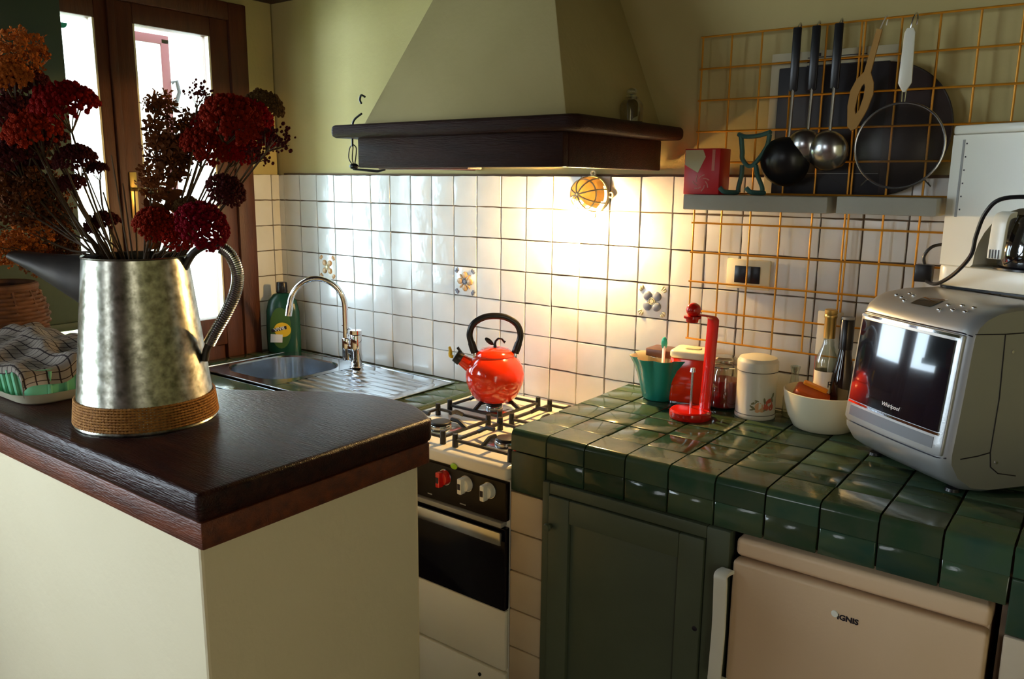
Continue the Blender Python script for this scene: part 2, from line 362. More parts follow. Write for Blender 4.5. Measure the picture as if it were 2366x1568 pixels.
# ------------------------------------------------------------------ wall tiles
def tile_mesh(name, s, th, mname, amp=0.0012, n=4, seed=0, pillow=0.0012):
    rnd = random.Random(seed); bm = nb(); h = s / 2; g = {}
    off = [(rnd.uniform(-amp, amp), rnd.uniform(-amp, amp)) for _ in range(9)]
    def P_(u, v, d):
        return bm.verts.new((u * h, -d, v * h))
    ring = []
    N_ = 3
    pts = []
    for k in range(N_): pts.append((-1 + 2 * k / N_, -1))
    for k in range(N_): pts.append((1, -1 + 2 * k / N_))
    for k in range(N_): pts.append((1 - 2 * k / N_, 1))
    for k in range(N_): pts.append((-1, 1 - 2 * k / N_))
    jit = [(rnd.uniform(-amp, amp), rnd.uniform(-amp, amp)) for _ in pts]
    r0 = [bm.verts.new((u * h + a, 0, v * h + b)) for (u, v), (a, b) in zip(pts, jit)]
    r1 = [bm.verts.new((u * h * .995 + a, -th * .6, v * h * .995 + b)) for (u, v), (a, b) in zip(pts, jit)]
    r2 = [bm.verts.new((u * h * .975 + a, -th, v * h * .975 + b)) for (u, v), (a, b) in zip(pts, jit)]
    r3 = [bm.verts.new((u * h * .55, -th - pillow * rnd.uniform(0, 1), v * h * .55)) for (u, v) in pts]
    for a, b in ((r0, r1), (r1, r2), (r2, r3)):
        for k in range(len(a)): bm.faces.new((a[k], a[(k + 1) % len(a)], b[(k + 1) % len(a)], b[k]))
    bm.faces.new(r3)
    return mesh(name, bm, mname)
tiles = [tile_mesh('tile', 0.1002, 0.006, 'tile', amp=.0008, seed=k) for k in range(6)]
def relief(parent, cx, cz, kind):
    """decorated tile: flat square with raised flower"""
    bm = nb(); box(bm, -.049, .049, -.007, 0, -.049, .049)
    t = obj('decorated_tile', bm, 'tile', parent, bev=0.0012, loc=(cx, 0.002, cz))
    bm = nb()
    for k in range(4):
        a = k * PI / 2 + (PI / 4 if kind != 1 else 0); c, s = math.cos(a), math.sin(a)
        sph(bm, 1, T(c * .022, -.008, s * .022) @ Ry(-a) @ Matrix.Diagonal((.0125, .0055, .0115, 1) if kind != 2 else (.0135, .006, .0145, 1)), 14, 8)
    if kind == 1:
        for k in range(4):
            a = k * PI / 2 + PI / 4; c, s = math.cos(a), math.sin(a)
            sph(bm, 1, T(c * .02, -.008, s * .02) @ Ry(-a) @ Matrix.Diagonal((.014, .004, .005, 1)), 14, 8)
    obj('flower_relief', bm, {0: 'relief_or', 1: 'relief_or', 2: 'relief_bl'}[kind], t)
    bm = nb(); cyl(bm, .008, .006, 0, .006, T(0, -.006, 0) @ Rx(PI / 2), 20)
    tube(bm, [(.0095 * math.cos(2 * PI * k / 20), -.010, .0095 * math.sin(2 * PI * k / 20)) for k in range(20)], .0018, 6, closed=True)
    obj('flower_centre', bm, 'relief_cr' if kind != 1 else 'relief_bl', t)
    bm = nb()
    for sx in (-1, 1):
        for sz in (-1, 1):
            for q in ((.040, .032, .5), (.032, .040, 1.1), (.037, .037, .8)):
                sph(bm, 1, T(sx * q[0], -.0075, sz * q[1]) @ Ry(-sx * sz * q[2]) @ Matrix.Diagonal((.0075, .0035, .004, 1)), 10, 6)
    obj('corner_relief', bm, {0: 'relief_or', 1: 'relief_bl', 2: 'relief_cr'}[kind], t)
rnd = random.Random(3); cnt = 0
for i in range(-1, 27):
    for j in range(0, 8):
        x0 = i * P; zc = TT - (j + .5) * P
        if j == 7 and not (10 <= i <= 15): continue
        if (i, j) in ((2, 3), (9, 3), (16, 3)):
            relief(wb, (i + .5) * P, zc, {2: 0, 9: 1, 16: 2}[i]); continue
        if i == -1:                                   # cut tile in the corner
            o = obj('tile', tiles[j % 6], None, wb, loc=((LX + 0) / 2 + .001, 0.002 - .0005 * rnd.random(), zc)); o.scale = (0.036 / 0.1, 1, 1); continue
        o = obj('tile', tiles[rnd.randrange(6)], None, wb, loc=((i + .5) * P + rnd.uniform(-.0006, .0006), 0.002 - .001 * rnd.random(), zc + rnd.uniform(-.0006, .0006)))
        o.rotation_euler = (rnd.uniform(-.010, .010), rnd.choice((0, 0, PI / 2 * 0)) + rnd.uniform(-.007, .007), rnd.uniform(-.012, .012))
for j in range(0, 8):
    zc = TT - (j + .5) * P
    for (ya, yb) in ((-.040, 0.0), (-.130, -.043)):
        o = obj('tile', tiles[rnd.randrange(6)], None, wl, loc=(LX - 0.001, (ya + yb) / 2, zc), rot=(0, 0, PI / 2)); o.scale = (abs(yb - ya) / 0.1, 1, 1)

# ------------------------------------------------------------------ glazed door
door = struct('door_1', nb(), 'door_wood', 'dark reddish brown wooden glazed double door in the left corner', 'door')
XD0, XD1 = LX - 0.06, LX + 0.002
def dpart(name, y0, y1, z0, z1, x0=XD0, x1=XD1, m_='door_wood', bev=.004):
    bm = nb(); box(bm, x0, x1, y0, y1, z0, z1); return obj(name, bm, m_, door, bev=bev)
dpart('jamb', -.205, -.128, 0, 2.205, XD0 - .02, XD1 + .010); dpart('jamb', -1.235, -1.16, 0, 2.205, XD0 - .02, XD1 + .010)
dpart('head', -1.16, -.205, 2.14, 2.205, XD0 - .02, XD1 + .010)
def leaf(y0, y1, g0, g1):
    """leaf between y0..y1 with glass g0..g1"""
    dpart('stile', y0, g0, 0.02, 2.14); dpart('stile', g1, y1, 0.02, 2.14)
    dpart('top_rail', g0, g1, 2.072, 2.14); dpart('mid_rail', g0, g1, 0.90, 1.010); dpart('bottom_rail', g0, g1, 0.02, 0.16)
    dpart('panel', g0, g1, 0.16, 0.90, XD0 + .02, XD1 - .018)
    bm = nb(); box(bm, XD0 + .026, XD0 + .030, g0, g1, 1.010, 2.072); obj('pane', bm, 'glass', door, smooth=False)
    bm = nb()
    for a in ((g0, g0 + .007, 1.01, 2.072), (g1 - .007, g1, 1.01, 2.072)): box(bm, XD0 + .035, XD1 - .004, *a)
    obj('glazing_bead', bm, 'cream_plastic', door, smooth=False)
leaf(-.655, -.207, -.580, -.282)
leaf(-1.158, -.660, -1.010, -.712)
bm = nb(); box(bm, XD1, XD1 + .012, -.672, -.646, .05, 2.14); obj('cover_strip', bm, 'door_wood', door, bev=.004)
bm = nb()      # lever handle
box(bm, XD1 + .001, XD1 + .006, -.637, -.611, 1.41, 1.57); tube(bm, [(XD1 + .006, -.624, 1.51), (XD1 + .045, -.624, 1.51), (XD1 + .05, -.615, 1.51), (XD1 + .05, -.54, 1.505)], .007, 10)
obj('door_handle', bm, 'gold', door, bev=.002)
# inner shutter folded in front of the left leaf
sh = thing('inner_shutter', 'dark green painted wooden inner shutter folded over the left door leaf', 'shutter', (LX + .03, -1.05, 1.05))
bm = nb(); box(bm, 0, .026, -.24, .205, .025, 1.16); obj('shutter_board', bm, 'shutter_green', sh, bev=.003)
bm = nb(); box(bm, -.004, .040, -.24, .228, 0, .026); obj('bottom_ledge', bm, 'shutter_green', sh, bev=.003)
# yard outside
bm = nb(); box(bm, -9, LX - .23, -9, 6, -.14, -.10); struct('yard_ground', bm, 'grass', 'sunlit green lawn outside the glazed door', 'lawn', smooth=False)
bm = nb(); box(bm, -3.2, LX - .4, 0.55, 0.75, -.1, 3.2); struct('outer_wall', bm, 'white_ext', 'white rendered house wall seen through the glazed door', 'wall', smooth=False)
ex = thing('outdoor_shutter', 'faded red framed white shutter standing open outside the glazed door', 'shutter', (-0.9, 0.0, 0))
bm = nb()
box(bm, -.02, .02, .015, .055, -.1, 2.185); box(bm, -.02, .02, -.13, .055, 2.16, 2.20); obj('shutter_frame', bm, 'ext_red', ex, bev=.004)
bm = nb(); box(bm, -.012, .012, -.13, .015, -.1, 2.16); obj('shutter_panel', bm, 'white_ext', ex, smooth=False)
bm = nb(); tube(bm, [(.02, .055, 1.99), (.03, .075, 2.0), (.03, .085, 1.95), (.02, .055, 1.86)], .010, 6); obj('iron_catch', bm, 'blackmatte', ex)
hg = thing('hedge', 'sunlit yellow green hedge beyond the lawn outside the door', 'hedge', (-4.2, .4, -.1))
bm = nb(); r9 = random.Random(9)
for k in range(260): bmesh.ops.create_icosphere(bm, subdivisions=1, radius=r9.uniform(.12, .22), matrix=T(r9.uniform(-.3, .3), r9.uniform(-3.2, .45), r9.uniform(.0, .62)))
ho = obj('foliage', bm, 'grass', hg); ho['kind'] = 'stuff'
sc_ = thing('pane_sticker', 'small blue green round sticker at the top of the left pane', 'sticker', (XD0 + .031, -.805, 2.045))
bm = nb(); prism(bm, [(.018 * math.cos(a * PI / 12), .018 * math.sin(a * PI / 12)) for a in range(12, 25)], 0, .0006, Matrix(((0, 0, 1, 0), (1, 0, 0, 0), (0, 1, 0, 0), (0, 0, 0, 1)))); obj('sticker_print', bm, 'teal', sc_)

# ------------------------------------------------------------------ island
isl = thing('island', 'cream plastered half wall island topped with thick dark wood', 'counter', (0, 0, 0))
bm = nb(); box(bm, LX + .0, 1.628, -1.445, -.905, 0, .951)
# body follows the top's curved back: cut to a tapered plan
bm.free(); bm = nb()
back = [(1.626, -.925), (1.547, -.875), (1.453, -.862), (1.366, -.878), (1.249, -.948), (1.072, -1.068), (.86, -1.14), (.5, -1.19), (LX + .03, -1.20)]
prism(bm, [(LX + .03, -1.445), (1.626, -1.445)] + back, 0, .951); obj('plastered_base', bm, 'cream_wall', isl, smooth=False, bev=.006)
edge = [(1.650, -.905), (1.60, -.872), (1.547, -.848), (1.50, -.840), (1.453, -.838), (1.41, -.842), (1.366, -.853), (1.31, -.88), (1.249, -.922), (1.16, -.985), (1.072, -1.04), (.97, -1.085), (.86, -1.115), (.5, -1.165), (LX + .03, -1.18)]
bm = nb(); prism(bm, [(LX + .03, -1.458), (1.650, -1.458)] + edge, .999, 1.05)
obj('upper_board', bm, 'dark_wood', isl, bev=.010, seg=3)
e2 = [(x - .004 if x > 1.6 else x, y - .004) for x, y in edge]
bm = nb(); prism(bm, [(LX + .03, -1.453), (1.646, -1.453)] + e2, .950, .9985)
obj('lower_board', bm, 'wood_red', isl, bev=.004)

# ------------------------------------------------------------------ tiled counters
GP = 0.107
def slab(bm, s, sy, th, h=None): box(bm, -s / 2, s / 2, -sy / 2, sy / 2, -th, 0)
def gmesh(name, sx, sy, th, seed, bull=False, mname='green_tile'):
    rnd = random.Random(seed); bm = nb()
    if not bull:
        box(bm, -sx / 2, sx / 2, -sy / 2, sy / 2, -th, 0); bevel(bm, .0025, 2)
    else:   # bullnose: top + rounded front going down 0.054
        pr = [(sy / 2, 0), (-sy / 2 + .016, 0)] + [(-sy / 2 + .016 - .016 * math.sin(a * PI / 12), -.016 + .016 * math.cos(a * PI / 12)) for a in range(1, 7)] + [(-sy / 2, -.052), (-sy / 2 + .010, -.052), (-sy / 2 + .012, -.02), (-sy / 2 + .02, -.012), (sy / 2, -.012)]
        a = [bm.verts.new((-sx / 2, y, z)) for y, z in pr]; b = [bm.verts.new((sx / 2, y, z)) for y, z in pr]; n = len(pr)
        for k in range(n): bm.faces.new((a[k], a[(k + 1) % n], b[(k + 1) % n], b[k]))
        bm.faces.new(a[::-1]); bm.faces.new(b)
    for v in bm.verts: v.co += Vector((rnd.uniform(-.0005, .0005), rnd.uniform(-.0005, .0005), rnd.uniform(-.0004, .0004) if not bull else 0))
    return mesh(name, bm, mname)
gt = [gmesh('tile', .1035, .1035, .010, k) for k in range(4)]
gbn = [gmesh('edge_tile', .1035, .098, .010, 10 + k, True) for k in range(3)]
gfr = [gmesh('tile', .1035, .1035, .010, 20 + k) for k in range(3)]
bt = [gmesh('tile', .1035, .1035, .010, 30 + k, mname='beige_tile') for k in range(3)]
ctr = thing('tiled_counter', 'raised worktop of glossy dark green tiles right of the stove', 'counter', (1.63, -.6, 0))
bm = nb(); box(bm, .010, 1.45, .012, .590, .845, .942); box(bm, .010, .095, .012, .590, 0, .85); box(bm, 1.065, 1.45, .012, .590, 0, .85)
box(bm, .010, 1.45, .555, .590, 0, .85)
obj('core', bm, 'grout', ctr, smooth=False)
xs = [.002 + GP * (k + .5) for k in range(13)]
def put(me, loc, rot=(0, 0, 0), name='tile', sc3=None, par=ctr, r=.006):
    o = obj(name, me, None, par, loc=loc); o.rotation_euler = (rot[0] + rnd.uniform(-r, r), rot[1] + rnd.uniform(-r, r), rot[2] + rnd.uniform(-r, r) * .6)
    if sc3: o.scale = sc3
    return o
for k, x in enumerate(xs):
    put(gbn[k % 3], (x, .049, CR + rnd.uniform(-.001, .0005)), name='edge_tile', r=.003)
    for q in range(4): put(gt[rnd.randrange(4)], (x, .153 + q * GP, CR + rnd.uniform(-.0012, .0003)))
    put(gt[rnd.randrange(4)], (x, .550, CR), sc3=(1, .78, 1))
    full = (k == 0 or x > 1.06)
    if full: put(gfr[k % 3], (x, .0, .8425), (PI / 2, 0, 0))
    else: put(gfr[k % 3], (x, .0, .870), (PI / 2, 0, 0), sc3=(1, .52, 1))
    if full:
        for q in range(8): put(bt[(k + q) % 3], (x, .0, .8425 - GP * (q + 1)), (PI / 2, 0, 0))
# left side of the counter edge (thin strip seen above the stove)
for q in range(5): put(gfr[q % 3], (0.0, .06 + GP * (q + .5) - .01, CR - .054), (0, -PI / 2, 0), sc3=(.98, 1, 1), r=.002)

lc = thing('sink_counter', 'lower green tiled worktop with a rolled edge around the steel sink', 'counter', (LX, -.6, 0))
bm = nb(); box(bm, .012, .13 + .0, .10, .590, .80, .842); box(bm, 0.97, 1.10, .012, .590, 0, .842); box(bm, .012, 1.10, .012, .10, 0, .842); box(bm, .012, 1.10, .570, .590, 0, .842); box(bm, .012, .03, .012, .590, 0, .842)
obj('core', bm, 'grout', lc, smooth=False)
nx = 10; px_ = 1.118 / nx * 1.0
lcw = 1.118
for k in range(10):
    x = .010 + (k + .5) * (lcw - .008) / 10
    o = put(gbn[k % 3], (x, .049, CL), name='edge_tile', par=lc, r=.002); o.scale = (1.06, 1, 1)
for q in range(5):
    y = .10 + (q + .5) * .0995
    for x in (.045, ): put(gt[q % 4], (x + .007, y - .004, CL), par=lc, sc3=(.76, .93, 1), r=.003)
    put(gt[(q + 1) % 4], (1.058, y - .004, CL), par=lc, sc3=(1.15, .93, 1), r=.003)
for k in range(9): put(gt[k % 4], (.15 + k * .105, .574, CL), par=lc, sc3=(1, .32, 1), r=.002)
bm = nb(); tube(bm, [(1.108, .03, CL - .012), (1.108, .590, CL - .012)], .014, 12); obj('rolled_edge', bm, 'green_tile', lc)

# ------------------------------------------------------------------ sink
sk = thing('sink', 'stainless steel sink with a ribbed draining board', 'sink', (.09, -.485, CL))
W_, D_ = .868, .435
bm = nb()
# deck with a hole for the basin (ring built from outer rect and rounded basin loop)
bx, by, bw, bh = .215, .215, .36, .34
nseg = 8
inner = [(bx + a, by + b) for a, b in rrect(bw, bh, .11, nseg)]
def ringpts(w2, h2, r, dz): return [(bx + a, by + b, dz) for a, b in rrect(w2, h2, r, nseg)]
loops = []
def addloop(pts): l = [bm.verts.new(p) for p in pts]; loops.append(l); return l
n = len(inner)
outer = []
for (x, y) in inner:    # project to local square 0..0.43
    dx, dy = x - bx, y - by; s = min((.212 / abs(dx)) if abs(dx) > 1e-6 else 9, (.2145 / abs(dy)) if abs(dy) > 1e-6 else 9)
    outer.append((bx + dx * s, by + dy * s, .005))
A = addloop(outer); B_ = addloop([(x, y, .005) for x, y in inner])
Cc = addloop(ringpts(bw - .012, bh - .012, .105, 0)); Dd = addloop(ringpts(bw - .03, bh - .03, .10, -.13)); Ee = addloop(ringpts(bw - .07, bh - .07, .08, -.15))
for a, b in zip(loops, loops[1:]):
    for k in range(n): bm.faces.new((a[k], a[(k + 1) % n], b[(k + 1) % n], b[k]))
bm.faces.new(Ee)
obj('basin', bm, 'sink_steel', sk)
bm = nb()    # drainboard with ridges running along x
ny = 60; x0, x1 = .425, W_
rows = []
for q in range(ny + 1):
    y = .0005 + D_ * q / ny; z = .0045
    if .045 < y < .39: z = .0015 + .0048 * max(0, math.sin((y - .045) / .345 * PI * 2 * 8.5)) ** 0.7
    rows.append([bm.verts.new((x0, y, .0045)), bm.verts.new((x0 + .03, y, z)), bm.verts.new((x1 - .05, y, z)), bm.verts.new((x1 - .035, y, .0045)), bm.verts.new((x1, y, .0045))])
for a, b in zip(rows, rows[1:]):
    for k in range(4): bm.faces.new((a[k], a[k + 1], b[k + 1], b[k]))
obj('draining_board', bm, 'sink_steel', sk)
bm = nb()
for a in ((0, W_, -.006, .004), (0, W_, D_ - .004, D_ + .006)): box(bm, a[0], a[1], a[2], a[3], .001, .007)
box(bm, -.006, .004, -.006, D_ + .006, .001, .007); box(bm, W_ - .004, W_ + .006, -.006, D_ + .006, .001, .007)
obj('rim', bm, 'sink_steel', sk, bev=.002)
bm = nb(); cyl(bm, .038, .038, -.1495, -.147, T(bx, by, 0), 28); obj('drain', bm, 'chrome', sk, bev=.001)
# faucet
fa = thing('faucet', 'chrome swan neck mixer tap behind the sink', 'tap', (.525, -.105, CL + .006))
bm = nb(); cyl(bm, .026, .026, 0, .006, n=28); cyl(bm, .0215, .0215, .006, .125, n=28); obj('tap_body', bm, 'chrome', fa, bev=.002)
bm = nb(); cyl(bm, .018, .018, 0, .085, T(-.040, -.010, .025), 24); box(bm, -.045, 0, -.02, .0, .05, .085); obj('spout_socket', bm, 'chrome', fa, bev=.003)
sp0 = Vector((-.042, -.012, .10)); tip = Vector((.335 - .525, -.255 + .105, 1.045 - CL - .006))
pts = [sp0, sp0 + Vector((0, 0, .10))]
hd = Vector((tip.x - sp0.x, tip.y - sp0.y, 0)); Lh = hd.length; hd.normalize(); rr_ = Lh / 2
top = sp0 + Vector((0, 0, .125))
for k in range(0, 17):
    a = PI - PI * .97 * k / 16
    pts.append(top + hd * (rr_ + rr_ * math.cos(a)) + Vector((0, 0, rr_ * 1.08 * math.sin(a))))
e = pts[-1]; pts.append(e + Vector((hd.x * .006, hd.y * .006, -.035)))
bm = nb(); tube(bm, spline(pts, 3), .0105, 16); obj('spout', bm, 'chrome', fa)
bm = nb(); tube(bm, [e, e + Vector((hd.x * .007, hd.y * .007, -.040))], .0125, 16); obj('aerator', bm, 'chrome', fa)
bm = nb(); cyl(bm, .0225, .0215, .127, .142, n=28); tube(bm, [(-.01, 0, .138), (-.06, .01, .146), (-.09, .015, .148)], [.006, .005, .004], 8, flat=.6); obj('lever', bm, 'chrome', fa)

# ------------------------------------------------------------------ stove
st = thing('stove', 'freestanding white gas cooker with dark control panel and steel bar', 'cooker', (1.105, -.605, 0))
SW = .523; SD = .58
bm = nb(); box(bm, .0, SW, .012, SD, .03, .812); obj('body', bm, 'white_enamel', st, bev=.004)
bm = nb(); box(bm, -.002, SW + .002, -.008, SD + .005, .813, .850); obj('hob_top', bm, 'white_enamel', st, bev=.010, seg=4)
bm = nb(); box(bm, .002, SW - .001, -.006, .012, .705, .808); obj('control_panel', bm, 'oven_panel', st, bev=.002)
bm = nb()
for x, z, s_ in ((.145, .716, .02), (.255, .716, .016), (.37, .716, .02), (.03, .80, .006), (.10, .80, .004)): box(bm, x, x + s_, -.0066, -.006, z, z + .003)
obj('panel_markings', bm, 'grey', st, smooth=False)
bm = nb(); box(bm, .01, SW - .01, -.014, .012, .688, .702); obj('trim_strip', bm, 'grey', st, bev=.003)
bm = nb(); box(bm, .002, SW, -.030, -.022, .648, .684); box(bm, .02, .04, -.022, .012, .66, .675); box(bm, SW - .03, SW - .01, -.022, .012, .66, .675); obj('door_bar', bm, 'steel', st, bev=.005)
dr = nb(); box(dr, .002, SW - .001, -.008, .012, .460, .686); d_ = obj('oven_door', dr, 'oven_glass', st, bev=.003)
bm = nb(); box(bm, .002, SW - .001, -.006, .012, .287, .457); obj('lower_panel', bm, 'white_enamel', st, bev=.004)
bm = nb(); box(bm, .002, SW - .001, -.006, .012, .06, .278); dw = obj('drawer', bm, 'white_enamel', st, bev=.004)
bm = nb(); cyl(bm, .005, .005, 0, .004, T(.44, -.0055, .248) @ Rx(PI / 2), 12); obj('drawer_latch', bm, 'black', dw)
for k, x in enumerate((.075, .155, .320, .395, .470)):
    z = .779
    bm = nb(); cyl(bm, .021, .018, 0, .018, T(x, -.007, z) @ Rx(PI / 2), 24); kb = obj('knob', bm, 'red' if k == 2 else 'white_plastic', st, bev=.002)
    if k == 2: kb['label'] = 'red knob'
    bm = nb(); box(bm, x - .007, x + .007, -.040, -.020, z - .021, z + .021); obj('knob_grip', bm, 'red' if k == 2 else 'white_plastic', kb, bev=.003)
    bm = nb(); cyl(bm, .022, .022, 0, .003, T(x, -.0065, z) @ Rx(PI / 2), 24); obj('knob_collar', bm, 'steel', kb)
    bm = nb(); box(bm, x - .0045, x + .0045, -.0406, -.0395, z - .008, z + .008); obj('knob_mark', bm, 'ink', kb, smooth=False)
bm = nb(); sph(bm, .008, T(.355, -.0125, .818) @ Matrix.Diagonal((1.5, .5, 1, 1)), 12, 8); obj('panel_sticker', bm, mat('green_sticker', (.35, .6, .02), .5), st)
def burner(x, y, r):
    bm = nb(); lathe(bm, [(0, .852), (r + .028, .852), (r + .03, .8505), (r + .034, .850)], 32, T(x, y, .0005)); obj('burner_dish', bm, 'steel', st)
    bm = nb(); cyl(bm, r, r * .92, .853, .866, T(x, y, 0), 28); obj('burner_ring', bm, 'steel', st, bev=.002)
    bm = nb(); cyl(bm, r * .95, r * .85, .867, .873, T(x, y, 0), 28); obj('burner_cap', bm, 'blackmatte', st, bev=.002)
def grate(x0, x1, y0, y1):
    cx, cy = (x0 + x1) / 2, (y0 + y1) / 2; z = .866
    bm = nb()
    for a in ((x0, x1, y0 - .004, y0 + .004), (x0, x1, y1 - .004, y1 + .004), (x0 - .004, x0 + .004, y0, y1), (x1 - .004, x1 + .004, y0, y1)): box(bm, a[0], a[1], a[2], a[3], z, z + .007)
    for px, py, dx, dy in ((x0, cy, 1, 0), (x1, cy, -1, 0), (cx, y0, 0, 1), (cx, y1, 0, -1)):
        tube(bm, [(px, py, z + .003), (px + dx * .012, py + dy * .012, z + .010), (px + dx * .030, py + dy * .030, z + .020), (px + dx * .055, py + dy * .055, z + .020)], .0065, 6)
    for px in (x0, x1):
        for py in (y0, y1): tube(bm, [(px, py, .851), (px, py, z + .021)], [.0085, .0075], 8)
    return bm
BX = (.175, .415); BY = (.135, .385)
for bx_ in BX:
    for by_ in BY:
        burner(bx_, by_, .034 if by_ < .3 else .028)
        obj('pan_support', grate(bx_ - .098, bx_ + .098 if bx_ < .3 else bx_ + .088, by_ - .098, by_ + .098), 'blackmatte', st)
bm = nb()
for k in range(5): box(bm, .36 + k * .03, .378 + k * .03, .545, .551, .8502, .8506)
obj('vent_slots', bm, 'ink', st, smooth=False)

# kettle
kt = thing('kettle', 'round red enamel whistling kettle with black arched handle on back burner', 'kettle', (1.283, -.222, .885))
ang = math.atan2(RX.y, RX.x)           # handle plane faces the viewer
kt.rotation_euler = (0, 0, ang)
bm = nb()
prof = [(0, 0), (.052, 0), (.060, .003), (.070, .015), (.083, .038), (.0905, .065), (.0905, .085), (.085, .108), (.072, .128), (.060, .138), (.057, .141)]
lathe(bm, prof, 48); obj('kettle_body', bm, 'kettle_red', kt)
bm = nb(); lathe(bm, [(.059, .139), (.060, .143), (.056, .150), (.042, .160), (.022, .165), (0, .1665)], 40); ld = obj('lid', bm, 'kettle_red', kt)
bm = nb(); tube(bm, [(0, 0, .166), (.0, 0, .176), (.002, 0, .185), (.010, 0, .193), (.020, 0, .192), (.028, 0, .183), (.031, 0, .181)], [.0055, .004, .0035, .0035, .003, .0035, .005], 8)
sph(bm, 1, T(-.018, 0, .184) @ Ry(PI * .22) @ Matrix.Diagonal((.017, .005, .0075, 1)), 14, 8); tube(bm, [(0, 0, .172), (-.01, 0, .177)], .002, 6)
obj('leaf_knob', bm, 'black', ld)
bm = nb(); tube(bm, spline([(-.070, 0, .105), (-.088, 0, .116), (-.108, 0, .130)], 5), [.024, .0235, .023, .022, .021, .020, .019, .0185, .018, .0175, .017], 20); obj('spout', bm, 'kettle_red', kt)
bm = nb(); tube(bm, [(-.104, 0, .127), (-.122, 0, .139)], [.0215, .019], 20); box(bm, -.004, .004, -.004, .004, -.002, .02, T(-.104, 0, .148) @ Ry(-.6)); wh = obj('whistle', bm, 'black', kt, bev=.001)
bm = nb(); tube(bm, spline([(-.128, 0, .134), (-.137, 0, .138), (-.137, 0, .152), (-.140, 0, .166)], 4), [.004, .005, .006, .0062, .0062, .006, .0062, .006, .0055, .005, .0045, .004, .003], 8); obj('banana_toggle', bm, 'yellow', wh)
bm = nb()
hp = spline([(-.062, 0, .148), (-.070, 0, .172), (-.078, 0, .205), (-.066, 0, .238), (-.035, 0, .258), (0, 0, .263), (.035, 0, .258), (.066, 0, .238), (.078, 0, .205), (.070, 0, .172), (.062, 0, .148)], 6)
tube(bm, hp, [.0085 if i < 8 or i > len(hp) - 9 else .0072 for i in range(len(hp))], 10, flat=1.4); obj('handle', bm, 'black', kt)
bm = nb()
for s_ in (-1, 1): box(bm, s_ * .062 - .005, s_ * .062 + .005, -.007, .007, .125, .152)
obj('handle_bracket', bm, 'steel', kt, bev=.001)

# ------------------------------------------------------------------ cooker hood
hd_ = thing('cooker_hood', 'plastered pyramid cooker hood with dark wooden mantel shelf', 'hood', (1.355, 0, 1.585))
bm = nb()
b4 = [(-.355, .008), (.345, .008), (.345, -.485), (-.355, -.485)]; H = CEIL - 1.585; zb = .115; k_ = .41
t4 = [(-.355 + k_ * (H - zb), .008), (.345 - k_ * (H - zb), .008), (.345 - k_ * (H - zb), -.485 + k_ * (H - zb)), (-.355 + k_ * (H - zb), -.485 + k_ * (H - zb))]
a = [bm.verts.new((x, y, zb)) for x, y in b4]; b = [bm.verts.new((x, y, H)) for x, y in t4]
for k in range(4): bm.faces.new((a[k], a[(k + 1) % 4], b[(k + 1) % 4], b[k]))
bm.faces.new(a[::-1]); bm.faces.new(b); obj('plaster_pyramid', bm, 'hood_plaster', hd_, bev=.004)
bm = nb()
sh_out = [(-.415, 0), (-.415, -.555), (.40, -.555), (.42, -.535), (.42, 0)]
prism(bm, sh_out, .082, .118); obj('mantel_shelf', bm, 'hood_wood', hd_, bev=.013, seg=3)
bm = nb(); box(bm, -.355, .350, -.505, -.480, 0, .083); obj('front_fascia', bm, 'hood_wood', hd_, bev=.004)
bm = nb(); box(bm, .326, .350, -.479, 0, 0, .083); obj('side_fascia', bm, 'hood_wood', hd_, bev=.004)
bm = nb(); box(bm, -.355, -.331, -.479, 0, 0, .083); obj('side_fascia', bm, 'hood_wood', hd_, bev=.004)
bm = nb(); box(bm, -.330, .325, -.479, 0, .055, .075); obj('inner_plate', bm, 'dark_metal', hd_, smooth=False)
bm = nb(); box(bm, -.32, .02, -.46, -.40, -.004, .018); obj('inner_rail', bm, 'wood_red', hd_, bev=.003)
# jar on the mantel
jr = thing('glass_jar', 'small dark glass jar with round stopper on the hood shelf', 'jar', (1.715, -.20, 1.7035))
bm = nb(); lathe(bm, [(0, 0), (.026, 0), (.030, .004), (.030, .045), (.024, .056), (.017, .060), (.017, .066), (.0, .066)], 24); obj('jar_body', bm, thin('smoky_glass', (.62, .60, .50), .12), jr)
bm = nb(); cyl(bm, .014, .014, .066, .072, n=18); sph(bm, .012, T(0, 0, .080) @ Matrix.Diagonal((1.2, 1.2, .8, 1))); obj('stopper', bm, 'clear', jr)
# wire whisk with coiled hook hanging off the shelf's left
wk = thing('wire_whisk', 'black wire whisk hanging from the left end of the hood shelf', 'whisk', (0.985, -.50, 1.585))
bm = nb(); tube(bm, spline([(.030, .0, .150), (.0, 0, .135), (-.010, 0, .115), (-.012, 0, .06)], 5), .003, 8)
tube(bm, spline([(.045, .0, .195), (.030, 0, .200), (.024, 0, .188), (.030, 0, .178)], 5), .003, 8); obj('hook_wire', bm, 'black', wk)
bm = nb()
for s_, mw in ((-.024, 1), (-.010, .6), (.004, .2)): tube(bm, spline([(-.010, 0, .066), (s_ , 0, .055), (s_ - .004, 0, .025), (-.006, 0, .002)], 5), .0016, 6)
sph(bm, 1, T(-.008, 0, .004) @ Matrix.Diagonal((.016, .012, .009, 1)), 12, 8)
tube(bm, [(-.01, 0, -.004), (.09, .0, -.010), (.12, 0, -.006)], [.003, .004, .002], 8); obj('whisk_loops', bm, 'black', wk)

